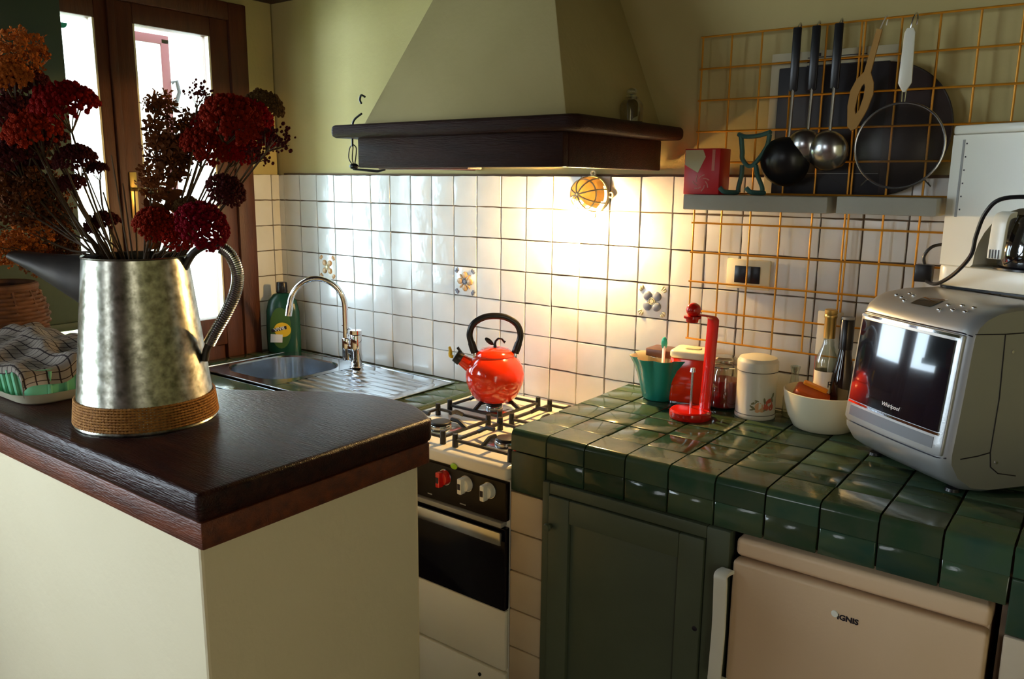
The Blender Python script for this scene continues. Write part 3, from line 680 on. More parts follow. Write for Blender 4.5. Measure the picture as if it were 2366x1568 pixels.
# ------------------------------------------------------------------ wall lamp
lp = thing('wall_lamp', 'cream round bulkhead lamp with ribbed visor on the tiles under the hood', 'lamp', (1.488, -.004, 1.515))
bm = nb(); lathe(bm, [(0, 0), (.056, 0), (.057, .006), (.054, .012), (.050, .013), (.049, .010), (0, .010)], 40, Rx(PI / 2)); obj('base', bm, 'cream_plastic', lp)
for k, a in enumerate((0, PI / 2, PI, 1.5 * PI)):
    bm = nb(); tube(bm, [((.063 + .0075 * math.cos(t * PI / 6)) * math.cos(a) - .0075 * math.sin(t * PI / 6) * math.sin(a), -.005, (.063 + .0075 * math.cos(t * PI / 6)) * math.sin(a) + .0075 * math.sin(t * PI / 6) * math.cos(a)) for t in range(12)], .003, 6, closed=True); obj('screw_lug', bm, 'cream_plastic', lp)
def shell(th, ph, off=0): r = (.052 + off) * math.cos(ph) ** .8; return Vector((r * math.cos(th), -.013 - (.080 + off) * math.sin(ph), r * math.sin(th)))
bm = nb(); nt_, np2 = 48, 12; vv = {}
def V_(i, j, o):
    k = (i % nt_, j, o)
    if k not in vv: vv[k] = bm.verts.new(shell(2 * PI * i / nt_, (PI / 2 - .02) * j / np2, o))
    return vv[k]
for i in range(nt_):
    d_ = 360 * (i + .5) / nt_
    for j in range(np2):
        if 28 < d_ < 145: ok = True
        elif 195 < d_ < 305: ok = j > 9
        elif d_ <= 28 or d_ > 335: ok = j > 0
        elif d_ < 195: ok = True
        else: ok = j > 1
        if ok:
            bm.faces.new((V_(i, j, 0), V_(i + 1, j, 0), V_(i + 1, j + 1, 0), V_(i, j + 1, 0)))
bmesh.ops.solidify(bm, geom=bm.faces[:], thickness=.0025)
obj('visor', bm, mat('visor_beige', (0.34, 0.25, 0.12), .5), lp)
bm = nb()
for k in range(8):
    a = k * PI / 4 + .3
    tube(bm, [shell(a, (PI / 2 - .02) * t / 10, .001) for t in range(11)], .0024, 6)
obj('visor_ribs', bm, 'pale', lp)
bm = nb(); tube(bm, [shell(2 * PI * k / 36, .62, .001) for k in range(36)], .0024, 6, closed=True); obj('visor_ring', bm, 'pale', lp)
bm = nb(); sph(bm, .019, T(-.014, -.048, -.060), 16, 10); obj('bulb', bm, mat('bulb_glow', (1, .8, .5), .5, emis=(1.0, .62, .22), estr=2400), lp)
bm = nb(); tube(bm, [(0, -.008, -.01), (-.011, -.042, -.042)], .010, 12); obj('bulb_socket', bm, 'cream_plastic', lp)

# ------------------------------------------------------------------ wire grid panels, shelf
def gridpanel(x0, label):
    g = thing('wire_grid', label, 'rack', (x0, -.030, 1.12), group=None)
    for k in range(6):
        bm = nb(); tube(bm, [(k * .08, 0, -.003), (k * .08, 0, .81)], .0026, 8); obj('wire', bm, 'brass', g)
    for k in range(11):
        bm = nb(); tube(bm, [(-.004, -.0042, k * .081), (.404, -.0050, k * .081)], .0026, 8); obj('wire', bm, 'brass', g)
    return g
gridpanel(1.829, 'golden wire grid panel on the wall nearest the hood')
gridpanel(2.237, 'golden wire grid panel on the wall behind the microwave')
gridpanel(2.645, 'golden wire grid panel at the far right, mostly hidden')
sf = thing('wall_shelf', 'short pale grey plaster shelf below the red box', 'shelf', (1.850, -.150, 1.483)); bm = nb(); box(bm, 0, .368, 0, .118, 0, .039); obj('shelf_board', bm, 'shelf', sf, bev=.003)
sf2 = thing('wall_shelf', 'pale grey plaster shelf behind the coffee maker', 'shelf', (2.238, -.150, 1.484)); bm = nb(); box(bm, 0, .212, 0, .118, 0, .040); obj('shelf_board', bm, 'shelf', sf2, bev=.003)
# red box
rb = thing('red_box', 'red printed carton box at the left end of the shelf', 'box', (1.842, -.135, 1.5225), -.05)
bm = nb(); box(bm, 0, .100, 0, .06, 0, .116); obj('carton', bm, 'red_print', rb, bev=.002)
bm = nb(); prism(bm, [(.002, .113), (.052, .113), (.060, .095), (.040, .055), (.002, .075)], 0, .0006, Matrix.Translation((0, -.0002, 0)) @ Rx(PI / 2)); obj('cream_print', bm, 'pale', rb, smooth=False)
bm = nb()
for k in range(14):
    a = k * 2 * PI / 14; r = .021 if k % 2 else .015; box(bm, -.0045, .0045, -.0006, 0, -.0014, .0014, T(.050 + r * math.cos(a), 0, .030 + r * .9 * math.sin(a)) @ Ry(-a + .9))
obj('emblem_print', bm, 'pink_print', rb, smooth=False)
bm = nb(); box(bm, .078, .086, -.0006, 0, .06, .113); obj('highlight_stripe', bm, 'pink_print', rb, smooth=False)  # highlight on the carton front, painted as a pale pink strip
# teal plate stand
te = thing('plate_stand', 'blue green painted plate stand beside the red box', 'stand', (1.985, -.085, 1.5225))
bm = nb()
tube(bm, spline([(-.020, 0, .152), (.0, 0, .146), (.035, 0, .148), (.062, 0, .156)], 5), .0115, 8, flat=.5)
tube(bm, spline([(-.014, 0, .150), (-.008, 0, .11), (-.006, 0, .09), (.012, 0, .072), (.030, 0, .082), (.055, 0, .12), (.06, 0, .15)], 5), .0105, 8, flat=.5)
obj('stand_back', bm, 'teal_dark', te)
for x0, x1 in ((-.006, -.012), (.036, .050)):
    bm = nb(); tube(bm, spline([(x0 if x0 < 0 else .03, 0, .075), (x0, 0, .05), (x1, 0, .02), (x1, 0, .006)], 5), .010, 8, flat=.5); obj('leg', bm, 'teal_dark', te)
for x in (-.04, .03):
    bm = nb(); tube(bm, spline([(x, -.055, .018), (x + .008, -.045, .008), (x + .02, -.02, .006), (x + .026, 0, .006)], 4), .006, 8); obj('foot', bm, 'teal_dark', te)
# boards standing at the back
pc = thing('pale_board', 'pale yellow printed board standing behind the black tray', 'board', (2.012, -.010, 1.5225)); bm = nb(); box(bm, 0, .30, -.003, .003, 0, .352); obj('board', bm, 'pale', pc, bev=.001)
bm = nb()
for z in (.335, .325, .316): box(bm, .09, .23, -.0036, -.003, z, z + .002)
box(bm, .115, .122, -.0036, -.003, .338, .346, Matrix()); obj('small_print', bm, 'ink', pc, smooth=False)
bt_ = thing('baking_tray', 'black rectangular baking tray leaning behind the ladles', 'tray', (2.036, -.020, 1.5225)); bm = nb(); box(bm, 0, .262, -.004, .004, 0, .315); obj('tray_plate', bm, 'dark_tray', bt_, bev=.003)
bm = nb(); box(bm, 0, .262, -.0045, -.004, .0, .004); box(bm, .004, .258, -.0046, -.004, .055, .056); obj('rim_line', bm, 'grey', bt_, smooth=False)
pz = thing('pizza_pan', 'large round dark brown pan behind the sieve', 'pan', (2.290, -.020, 1.680)); bm = nb(); cyl(bm, .152, .152, -.003, .003, Rx(PI / 2), 64); obj('pan_plate', bm, 'brown_pan', pz, bev=.001)
bm = nb(); tube(bm, [(.153 * math.cos(a * PI / 32), -.002, .153 * math.sin(a * PI / 32)) for a in range(64)], .0022, 6, closed=True); obj('rim', bm, 'dark_metal', pz)
# sieve
sv = thing('sieve', 'round fine mesh sieve with a pale flat handle hanging on the grid', 'sieve', (2.347, -.085, 1.639))
bm = nb(); lathe(bm, [(.094, 0), (.085, -.02), (.06, -.034), (.03, -.040), (0, -.042)], 40, Rx(-PI / 2)); obj('mesh_bowl', bm, 'mesh', sv)
bm = nb(); tube(bm, [(.095 * math.cos(a * PI / 32), 0, .095 * math.sin(a * PI / 32)) for a in range(64)], .0028, 8, closed=True); obj('rim', bm, 'steel', sv)
bm = nb()
for s_ in (-1, 1): tube(bm, [(s_ * .003, 0, .095), (s_ * .004, 0, .125)], .0016, 6)
for s_ in (-1, 1): tube(bm, [(s_ * .06, 0, -.075), (s_ * .075, 0, -.09), (s_ * .07, -.004, -.082)], .0016, 6)
obj('neck_wires', bm, 'steel', sv)
bm = nb(); prism(bm, [(-.003, .118), (.003, .118), (.0145, .138), (.0115, .246), (.007, .256), (-.007, .256), (-.0115, .246), (-.0145, .138)], -.003, .003, Rx(PI / 2)); obj('handle', bm, 'white_plastic', sv, bev=.002)
bm = nb(); tube(bm, spline([(0, 0, .25), (.004, 0, .275), (.006, .02, .29), (.004, .045, .285), (.002, .05, .27)], 4), .002, 6); obj('hanging_loop', bm, 'steel', sv)
# ladles
def ladle(x, y, label, br, bz, bdx, spoon=False, flat=.62):
    l = thing('ladle', label, 'ladle', (x, y, 1.930), group=None)
    bm = nb(); box(bm, -.0105, .0105, -.004, .004, -.155, -.004); obj('handle_grip', bm, 'black', l, bev=.0035)
    bm = nb(); tube(bm, spline([(0, 0, -.15), (0, -.002, -.2), (0, -.006, bz + br * .8)], 4), .0042, 8); obj('shank', bm, 'steel', l)
    bm = nb(); lathe(bm, [(0, -br * flat), (br * .4, -br * flat * .93), (br * .75, -br * flat * .66), (br * .95, -br * flat * .25), (br, .0), (br * .97, .0), (br * .9, -br * flat * .25), (br * .7, -br * flat * .6), (br * .35, -br * flat * .85), (0, -br * flat * .92)], 32, T(bdx, -.012, bz) @ Rx(-PI / 2 + .25)); obj('bowl', bm, 'black' if spoon else 'steel', l)
    bm = nb(); tube(bm, spline([(0, .003, -.004), (0, .012, .004), (0, .022, .008), (0, .028, -.006)], 4), .002, 6); obj('hook', bm, 'steel', l)
    return l
ladle(2.088, -.062, 'large black bowled ladle, leftmost of the three hanging', .062, -.325, -.004, True)
ladle(2.133, -.060, 'steel serving spoon half hidden between the two ladles', .045, -.290, -.004)
ladle(2.186, -.062, 'steel ladle with shiny round bowl, rightmost of the three', .050, -.300, .0)
# wooden spoon
ws = thing('wooden_spoon', 'yellowish slotted wooden spatula hanging on a slant', 'spatula', (2.283, -.075, 1.915))
ws.rotation_euler = (0, .19, 0)
bm = nb()
outl = [(-.006, 0), (.006, 0), (.007, -.10), (.018, -.125), (.024, -.15), (.022, -.19), (.010, -.235), (.0, -.245), (-.012, -.235), (-.024, -.19), (-.024, -.15), (-.017, -.125), (-.007, -.10)]
hole = [(.004, -.14), (.006, -.165), (.003, -.20), (0, -.205), (-.004, -.20), (-.007, -.165), (-.004, -.14)]
prism(bm, [(-.006, -.015), (.006, -.015), (.0075, -.11), (-.0075, -.11)], -.003, .003, Rx(PI / 2))
L1 = [(.0075, -.11), (.020, -.13), (.026, -.155), (.023, -.19), (.011, -.235), (0, -.243), (0, -.205), (.005, -.195), (.007, -.165), (.004, -.142), (0, -.135), (0, -.11)]
prism(bm, L1, -.003, .003, Rx(PI / 2)); prism(bm, [(-x, z) for x, z in L1][::-1], -.003, .003, Rx(PI / 2))
obj('spatula_blade', bm, 'wood_spoon', ws)
bm = nb(); tube(bm, spline([(0, .0, -.02), (0, .02, .012), (0, .04, .018), (0, .045, .0)], 4), .0015, 6); obj('string_loop', bm, 'paper', ws)

# ------------------------------------------------------------------ socket plate
so = thing('wall_socket', 'cream wall plate with two black switches behind the grid', 'socket', (1.986, -.006, 1.311))
bm = nb(); box(bm, -.060, .060, -.009, 0, -.040, .040); obj('face_plate', bm, 'cream_plastic', so, bev=.003)
for x in (-.036, .0):
    bm = nb(); box(bm, x, x + .034, -.0125, -.008, -.024, .022); obj('rocker', bm, 'black', so, bev=.0015)

# ------------------------------------------------------------------ things on the green counter
cp = thing('scalloped_pot', 'teal ceramic pot with scalloped cream lined rim', 'pot', (1.783, -.096, CR))
cp.scale = (1.08, 1.08, 1.08)
def sc_r(a, r, z): t = max(0, z / .115); return r * (1 + .20 * t * (abs(math.cos(4 * a + .9)) - .5))
bm = nb(); lathe(bm, [(0, 0), (.042, 0), (.046, .004), (.053, .04), (.064, .085), (.074, .108), (.076, .112)], 80, rf=sc_r); obj('pot_body', bm, 'teal', cp)
bm = nb(); lathe(bm, [(.0755, .1125), (.072, .109), (.061, .085), (.050, .04), (.040, .008), (0, .006)], 80, rf=sc_r); obj('pot_lining', bm, 'cream_glaze', cp)
spn = thing('brush', 'small teal tipped white handled spoon standing in the teal pot', 'spoon', (1.783, -.090, CR + .009))
bm = nb(); tube(bm, [(0, 0, 0), (.002, .003, .14)], .006, 8, flat=.6); obj('spoon_handle', bm, 'white', spn)
bm = nb(); sph(bm, 1, T(.002, .003, .148) @ Matrix.Diagonal((.0095, .005, .018, 1)), 16, 10); obj('spoon_end', bm, 'teal', spn)

rs = thing('paper_towel_stand', 'glossy red metal kitchen roll stand with ball top', 'stand', (1.935, -.222, CR))
rs.rotation_euler = (0, 0, ang)
bm = nb(); lathe(bm, [(0, .022), (.040, .022), (.050, .0215), (.054, .018), (.055, .012), (.055, .003), (.053, 0), (0, 0)], 48); obj('base_disc', bm, 'red', rs)
bm = nb()
pp = [(.036, 0, .020), (.040, 0, .10), (.044, 0, .20), (.046, 0, .252), (.044, 0, .262), (.034, 0, .268), (.0, 0, .272), (-.006, 0, .272)]
pp = spline(pp, 5)
for i in range(len(pp) - 1):
    pass
vsA = []
for p_ in pp:
    vsA.append(p_)
def strip(bm, pts, wd, th, side=Vector((0, 1, 0))):
    rings = []
    for i, p_ in enumerate(pts):
        t = (pts[min(i + 1, len(pts) - 1)] - pts[max(i - 1, 0)]).normalized(); nn = t.cross(side).normalized()
        rings.append([bm.verts.new(p_ + side * a * wd / 2 + nn * b * th / 2) for a, b in ((-1, -1), (1, -1), (1, 1), (-1, 1))])
    for a, b in zip(rings, rings[1:]):
        for k in range(4): bm.faces.new((a[k], a[(k + 1) % 4], b[(k + 1) % 4], b[k]))
    bm.faces.new(rings[0][::-1]); bm.faces.new(rings[-1])
sdv = Vector((math.cos(-.75), math.sin(-.75), 0))
strip(bm, pp, .036, .005, Vector((.5, -.86, 0)).normalized()); obj('bent_arm', bm, 'red', rs, bev=.0015)
bm = nb(); sph(bm, .019, T(-.006, 0, .283), 28, 18); cyl(bm, .022, .022, .262, .268, T(-.008, 0, 0), 28); cyl(bm, .015, .017, .252, .262, T(-.008, 0, 0), 28); obj('ball_knob', bm, 'red', rs)
bm = nb(); tube(bm, [(.004, .015, .02), (.004, .015, .12)], .0035, 10); cyl(bm, .008, .006, .118, .128, T(.004, .015, 0), 16); obj('inner_rod', bm, 'steel', rs)

tn = thing('flower_canister', 'tall cream tin canister with rose print and lid', 'canister', (2.062, -.100, CR))
tn.rotation_euler = (0, 0, ang)
bm = nb(); lathe(bm, [(0, 0), (.0505, 0), (.052, .003), (.052, .008), (.0505, .010), (.0505, .126), (0, .126)], 56); obj('tin_body', bm, 'tin', tn)
bm = nb(); lathe(bm, [(.0525, .126), (.0525, .147), (.0515, .150), (.0495, .152), (.047, .158), (.030, .163), (0, .164)], 56); obj('lid', bm, 'tin', tn)
bm = nb()
for z in (.0125, .1245): tube(bm, [(.0518 * math.cos(a * PI / 28), .0518 * math.sin(a * PI / 28), z) for a in range(56)], .0008, 5, closed=True)
obj('edge_lines', bm, 'tin_dark', tn)
def decal(bm, u, z, ru, rz_, R=.0508, n=10, rot=0):
    c = None; vs = []
    for k in range(n):
        a = 2 * PI * k / n; du = ru * math.cos(a); dz = rz_ * math.sin(a); x = du * math.cos(rot) - dz * math.sin(rot); zz = du * math.sin(rot) + dz * math.cos(rot)
        th = -PI / 2 + (u + x) / R; vs.append(bm.verts.new((R * math.cos(th), R * math.sin(th), z + zz)))
    bm.faces.new(vs)
for nm, mt_, lst in (('rose_print', 'rose', [(.020, .042, .014, .012, 0), (.029, .034, .009, .008, 1), (.013, .034, .008, .008, 0), (.022, .052, .010, .006, .4)]), ('rose_print', 'rose2', [(-.006, .036, .011, .012, 0), (.002, .028, .007, .006, 0), (-.010, .026, .006, .005, 0)]),
                     ('leaf_print', 'leafp', [(-.019, .046, .009, .003, .5), (-.022, .034, .009, .003, -.6), (.008, .052, .003, .009, .2), (-.012, .052, .006, .002, -.3), (.031, .055, .003, .008, .3), (.034, .066, .004, .007, -.3), (-.024, .028, .006, .002, .2), (.010, .028, .006, .002, .4)])):
    bm = nb()
    for i, a in enumerate(lst): decal(bm, a[0], a[1], a[2], a[3], R=.0507 + .0001 * i, rot=a[4])
    obj(nm, bm, mt_, tn, smooth=False)

bw_ = thing('white_bowl', 'large cream ceramic bowl half hidden by the microwave', 'bowl', (2.235, -.098, CR))
bm = nb(); lathe(bm, [(0, 0), (.062, 0), (.070, .004), (.084, .03), (.094, .065), (.098, .095), (.0955, .0965), (.091, .065), (.080, .032), (.066, .012), (0, .010)], 56); obj('bowl_body', bm, 'cream_glaze', bw_)
og = thing('orange_container', 'orange plastic container lying in the cream bowl', 'container', (2.195, -.118, CR + .045))
og.rotation_euler = (.25, .35, .3)
bm = nb(); prism(bm, rrect(.085, .060, .012), 0, .055); obj('container_body', bm, 'orange', og, bev=.006)
bm = nb(); prism(bm, rrect(.060, .012, .005), .056, .064, T(0, .02, 0)); obj('container_grip', bm, mat('light_orange', (.8, .28, .02), .4), og)
vb = thing('vinegar_bottle', 'clear glass bottle with gold foil neck in the cream bowl', 'bottle', (2.226, -.068, CR + .012))
bm = nb(); lathe(bm, [(0, 0), (.026, 0), (.028, .004), (.028, .15), (.024, .168), (.014, .195), (.0125, .21), (.0125, .272), (0, .272)], 28); obj('glass_body', bm, 'clear', vb)
bm = nb(); lathe(bm, [(.0140, .212), (.0140, .262), (.0155, .264), (.0155, .270), (.0142, .272), (.0155, .275), (.0155, .283), (.013, .285), (0, .285)], 28); obj('foil_cap', bm, 'gold', vb)
bm = nb(); lathe(bm, [(.0284, .075), (.0284, .130)], 28); obj('paper_label', bm, 'paper', vb)
text('label_lettering', 'R', .022, 'ink', vb, Rz(ang) @ T(0, -.0290, .098) @ FRONT)
bm = nb(); sph(bm, 1, T(-.012, -.03, .068) @ Matrix.Diagonal((.012, .004, .010, 1)), 12, 8); obj('red_seal', bm, 'pink_print', vb)
db = thing('sauce_bottle', 'dark brown sauce bottle with ribbed black neck in bowl', 'bottle', (2.268, -.072, CR + .012))
bm = nb(); lathe(bm, [(0, 0), (.028, 0), (.030, .004), (.030, .10), (.027, .125), (.018, .165), (.014, .19), (.013, .215), (0, .215)], 28); obj('glass_body', bm, mat('dark_bottle', (.010, .006, .006), .06, spec=.8), db)
bm = nb(); lathe(bm, [(.0165, .19), (.0165, .262), (.015, .264), (0, .264)], 28, rf=lambda a, r, z: r * (1 + .02 * (1 if int(a / .2244) % 2 else 0))); obj('ribbed_cap', bm, 'black', db)
bm = nb(); cyl(bm, .0155, .0155, .2645, .2705, n=24); obj('cap_disc', bm, 'grey', db)
np_ = thing('paper_packet', 'white paper packet standing behind the vinegar bottle', 'packet', (2.215, -.030, CR + .0))
bm = nb(); box(bm, -.030, .030, -.006, .006, .0, .285); obj('packet_body', bm, 'paper', np_, bev=.002)
bm = nb(); box(bm, -.029, -.022, -.0066, -.006, .10, .17); obj('red_stripe', bm, 'pink_print', np_, smooth=False)

rc = thing('red_canister', 'square red tin with a cream lid behind the kitchen roll stand', 'canister', (1.868, -.075, CR))
rc.rotation_euler = (0, 0, .15)
bm = nb(); prism(bm, rrect(.105, .095, .014), .006, .128); obj('tin_body', bm, 'kettle_red', rc, bev=.002)
bm = nb(); prism(bm, rrect(.107, .097, .015), 0, .006); obj('base_band', bm, 'steel', rc)
bm = nb(); prism(bm, rrect(.108, .098, .015), .128, .150); l_ = obj('lid', bm, 'cream_glaze', rc, bev=.007, seg=3)
bm = nb(); prism(bm, rrect(.045, .030, .01), .150, .153); obj('lid_grip', bm, 'pale', l_, bev=.001)
wj = thing('walnut_lid_jar', 'square glass jar with a thick brown wooden lid behind the teal pot', 'jar', (1.765, -.040, CR)); wj.rotation_euler = (0, 0, -.02)
bm = nb(); prism(bm, rrect(.082, .062, .01), .001, .110); obj('jar_glass', bm, 'clear', wj, bev=.002)
bm = nb(); prism(bm, rrect(.092, .070, .008), .111, .133); obj('wooden_lid', bm, 'walnut', wj, bev=.003)
gj = thing('spice_jar', 'round glass jar of red spice with a domed glass lid', 'jar', (1.960, -.070, CR))
bm = nb(); lathe(bm, [(0, .001), (.038, .001), (.043, .006), (.045, .05), (.043, .095), (.036, .108), (.036, .112), (0, .112)], 36); obj('jar_glass', bm, 'clear', gj)
bm = nb(); lathe(bm, [(0, .004), (.037, .004), (.0415, .010), (.043, .05), (.041, .078), (0, .080)], 36); obj('red_contents', bm, 'spice_red', gj)
bm = nb(); lathe(bm, [(.041, .113), (.042, .118), (.036, .122), (.030, .130), (.031, .136), (.026, .141), (0, .143)], 36); obj('glass_lid', bm, 'clear', gj)
bm = nb(); tube(bm, [(.0435 * math.cos(a * PI / 18), .0435 * math.sin(a * PI / 18), .116) for a in range(36)], .0016, 6, closed=True); tube(bm, [(-.044, 0, .115), (-.052, -.002, .105), (-.046, -.004, .085)], .0016, 6); obj('clip_wire', bm, 'chrome', gj)
cf = thing('glass_carafe', 'small clear glass cruet between the canister and the bowl', 'cruet', (2.142, -.045, CR))
bm = nb(); lathe(bm, [(0, .001), (.024, .001), (.027, .006), (.026, .05), (.012, .09), (.009, .115), (.013, .135), (.011, .136), (.0, .11)], 28); obj('cruet_glass', bm, 'clear', cf)

# ------------------------------------------------------------------ cabinet and fridge below the counter
cb = thing('base_cabinet', 'grey green painted wooden cabinet door under the green counter', 'cabinet', (1.737, -.600, 0))
CW = .474
bm = nb()
for a in ((0, .020, .0, .842), (CW - .052, CW, .0, .842), (.020, CW - .052, .814, .842), (.020, CW - .052, 0, .05)): box(bm, a[0], a[1], -.010, .020, a[2], a[3])
obj('face_frame', bm, 'cab_green', cb, bev=.003)
bm = nb(); box(bm, .0, CW, .02, .54, .02, .842); obj('carcass', bm, 'blackmatte', cb, smooth=False)
bm = nb()
dx0, dx1, dz0, dz1 = .022, CW - .054, .052, .812
for a in ((dx0, dx0 + .058, dz0, dz1), (dx1 - .058, dx1, dz0, dz1), (dx0 + .058, dx1 - .058, dz1 - .058, dz1), (dx0 + .058, dx1 - .058, dz0, dz0 + .058)): box(bm, a[0], a[1], -.016, .010, a[2], a[3])
dr = obj('door', bm, 'cab_green', cb, bev=.003)
bm = nb(); box(bm, dx0 + .058, dx1 - .058, -.005, .008, dz0 + .058, dz1 - .058); obj('door_panel', bm, 'cab_green', dr, bev=.002)
bm = nb(); lathe(bm, [(0, .022), (.008, .021), (.0105, .015), (.008, .008), (.005, 0)], 20, T(.030, -.016, .738) @ Rx(PI / 2)); obj('knob', bm, 'cab_green', dr)
bm = nb(); cyl(bm, .006, .004, 0, .001, T(dx1 - .010, -.0165, .605) @ Rx(PI / 2), 10); obj('dark_stain', bm, 'ink', dr)
fr = thing('small_fridge', 'beige white under counter fridge with a side bar handle', 'fridge', (2.222, -.600, 0)); FW = .461
bm = nb(); box(bm, .002, FW - .002, .018, .53, .02, .80); obj('fridge_body', bm, 'fridge', fr, bev=.004)
bm = nb(); box(bm, 0, FW, -.006, .53, .794, .834); obj('top_lid', bm, 'fridge', fr, bev=.011, seg=4)
bm = nb(); box(bm, 0, FW, -.018, .016, .05, .789); fd = obj('fridge_door', bm, 'fridge', fr, bev=.008, seg=3)
bm = nb()
strip(bm, spline([(-.006, -.022, .765), (-.012, -.044, .762), (-.010, -.050, .740), (-.008, -.050, .65), (-.010, -.050, .545), (-.012, -.044, .522), (-.006, -.022, .519)], 5), .028, .009, Vector((1, 0, 0)))
obj('bar_handle', bm, 'white_plastic', fd, bev=.002)
bm = nb(); cyl(bm, .007, .006, 0, .002, T(.208, -.0182, .741) @ Rx(PI / 2), 20); obj('badge_disc', bm, 'white_plastic', fd)
text('brand_lettering', 'IGNIS', .0150, 'ink', fd, T(.232, -.0184, .737) @ FRONT, sx=1.05, bold=.0006)

# ------------------------------------------------------------------ microwave
mw = thing('microwave', 'silver rounded compact microwave oven with blue black glass door', 'microwave', (2.325, -.258, CR))
mwa = math.atan2(-.61, .79); mw.rotation_euler = (0, 0, mwa)
WM, DM = .305, .30
# side profile (depth y, height z)
prf = [(.26, .004), (.10, .004), (.055, .012), (.018, .036), (-.002, .066), (-.004, .085), (.000, .12), (.008, .2), (.016, .29), (.020, .328), (.028, .345), (.046, .360), (.075, .371), (.12, .377), (.2, .378), (.27, .370), (.295, .345), (.30, .28), (.30, .08), (.29, .02)]
def bulge(u): return -.007 * (1 - (2 * u - 1) ** 2)
def mwpt(u, y, z, inset=0):
    e = abs(2 * u - 1); k = max(0, (e - .86) / .14)
    cy, cz = .15, .19
    s = 1 - .085 * k * k
    yy = cy + (y - cy) * s; zz = cz + (z - cz) * (1 - .045 * k * k)
    fr_ = max(0, (cy - y) / cy)
    return Vector((u * WM, yy + bulge(u) * fr_, zz))
bm = nb(); us = [0, .012, .035, .07, .12, .2, .3, .4, .5, .6, .7, .8, .88, .93, .965, .988, 1]
rings = [[bm.verts.new(mwpt(u, y, z)) for y, z in prf] for u in us]
for a, b in zip(rings, rings[1:]):
    for k in range(len(prf)): bm.faces.new((a[k], a[(k + 1) % len(prf)], b[(k + 1) % len(prf)], b[k]))
bm.faces.new(rings[0]); bm.faces.new(rings[-1][::-1]); obj('housing', bm, 'silver', mw)
def fpt(u, z, off):        # point on the front face
    ys = [(p[1], p[0]) for p in prf[3:11]]
    y = None
    for (z0, y0), (z1, y1) in zip(ys, ys[1:]):
        if z0 <= z <= z1: y = y0 + (y1 - y0) * (z - z0) / (z1 - z0)
    if y is None: y = ys[-1][1] if z > ys[-1][0] else ys[0][1]
    v = mwpt(u, y, z); v.y -= off; return v
def fpatch(bm, u0, u1, z0, z1, off, th, r=.03, nu=14, nz=10, mi=0):
    g = [[bm.verts.new(fpt(u0 + (u1 - u0) * i / nu, z0 + (z1 - z0) * j / nz, off)) for j in range(nz + 1)] for i in range(nu + 1)]
    h = [[bm.verts.new(fpt(u0 + (u1 - u0) * i / nu, z0 + (z1 - z0) * j / nz, off - th)) for j in range(nz + 1)] for i in range(nu + 1)]
    for i in range(nu):
        for j in range(nz):
            bm.faces.new((g[i][j], g[i + 1][j], g[i + 1][j + 1], g[i][j + 1])); bm.faces.new((h[i][j], h[i][j + 1], h[i + 1][j + 1], h[i + 1][j]))
    for i in range(nu):
        bm.faces.new((g[i][0], h[i][0], h[i + 1][0], g[i + 1][0])); bm.faces.new((g[i][nz], g[i + 1][nz], h[i + 1][nz], h[i][nz]))
    for j in range(nz):
        bm.faces.new((g[0][j], g[0][j + 1], h[0][j + 1], h[0][j])); bm.faces.new((g[nu][j], h[nu][j], h[nu][j + 1], g[nu][j + 1]))
bm = nb(); fpatch(bm, .02, .965, .085, .325, .006, .010); mdoor = obj('door_frame', bm, 'silver', mw, bev=.003)
bm = nb(); fpatch(bm, .075, .925, .132, .312, .0085, .006, nu=20, nz=14); obj('door_glass', bm, 'dark_glass', mdoor)
bm = nb(); fpatch(bm, .07, .93, .1255, .1305, .0080, .004); obj('door_trim', bm, 'chrome', mdoor)
bm = nb(); fpatch(bm, .05, .945, .318, .323, .0078, .004); obj('door_trim', bm, 'chrome', mdoor)
bm = nb(); fpatch(bm, .10, .90, .098, .120, .0068, .003); obj('grip_recess', bm, 'silver_dark', mdoor)
bm = nb(); tube(bm, [fpt(.005 + .975 * k / 20, .0815, -.0005) for k in range(21)], .0016, 6); obj('seam_line', bm, 'ink', mw)
bm = nb(); tube(bm, [fpt(.005 + .985 * k / 20, .327, -.0002) for k in range(21)], .0016, 6); obj('seam_line', bm, 'ink', mw)
# side panel seam + screws
bm = nb()
def sdp(y, z): return Vector((WM + .0004, y, z))
tube(bm, [sdp(.10, .325), sdp(.105, .2), sdp(.10, .09), sdp(.105, .06), sdp(.125, .045), sdp(.17, .036)], .0012, 6)
tube(bm, [sdp(.03, .327), sdp(.10, .325), sdp(.2, .327), sdp(.28, .327)], .0012, 6); tube(bm, [sdp(.03, .082), sdp(.07, .085), sdp(.10, .09)], .0012, 6); obj('side_seam', bm, 'ink', mw)
for y, z in ((.122, .290), (.118, .068)):
    bm = nb(); cyl(bm, .0035, .0030, 0, .002, T(WM, y, z) @ Ry(PI / 2), 14); obj('screw', bm, 'chrome', mw)
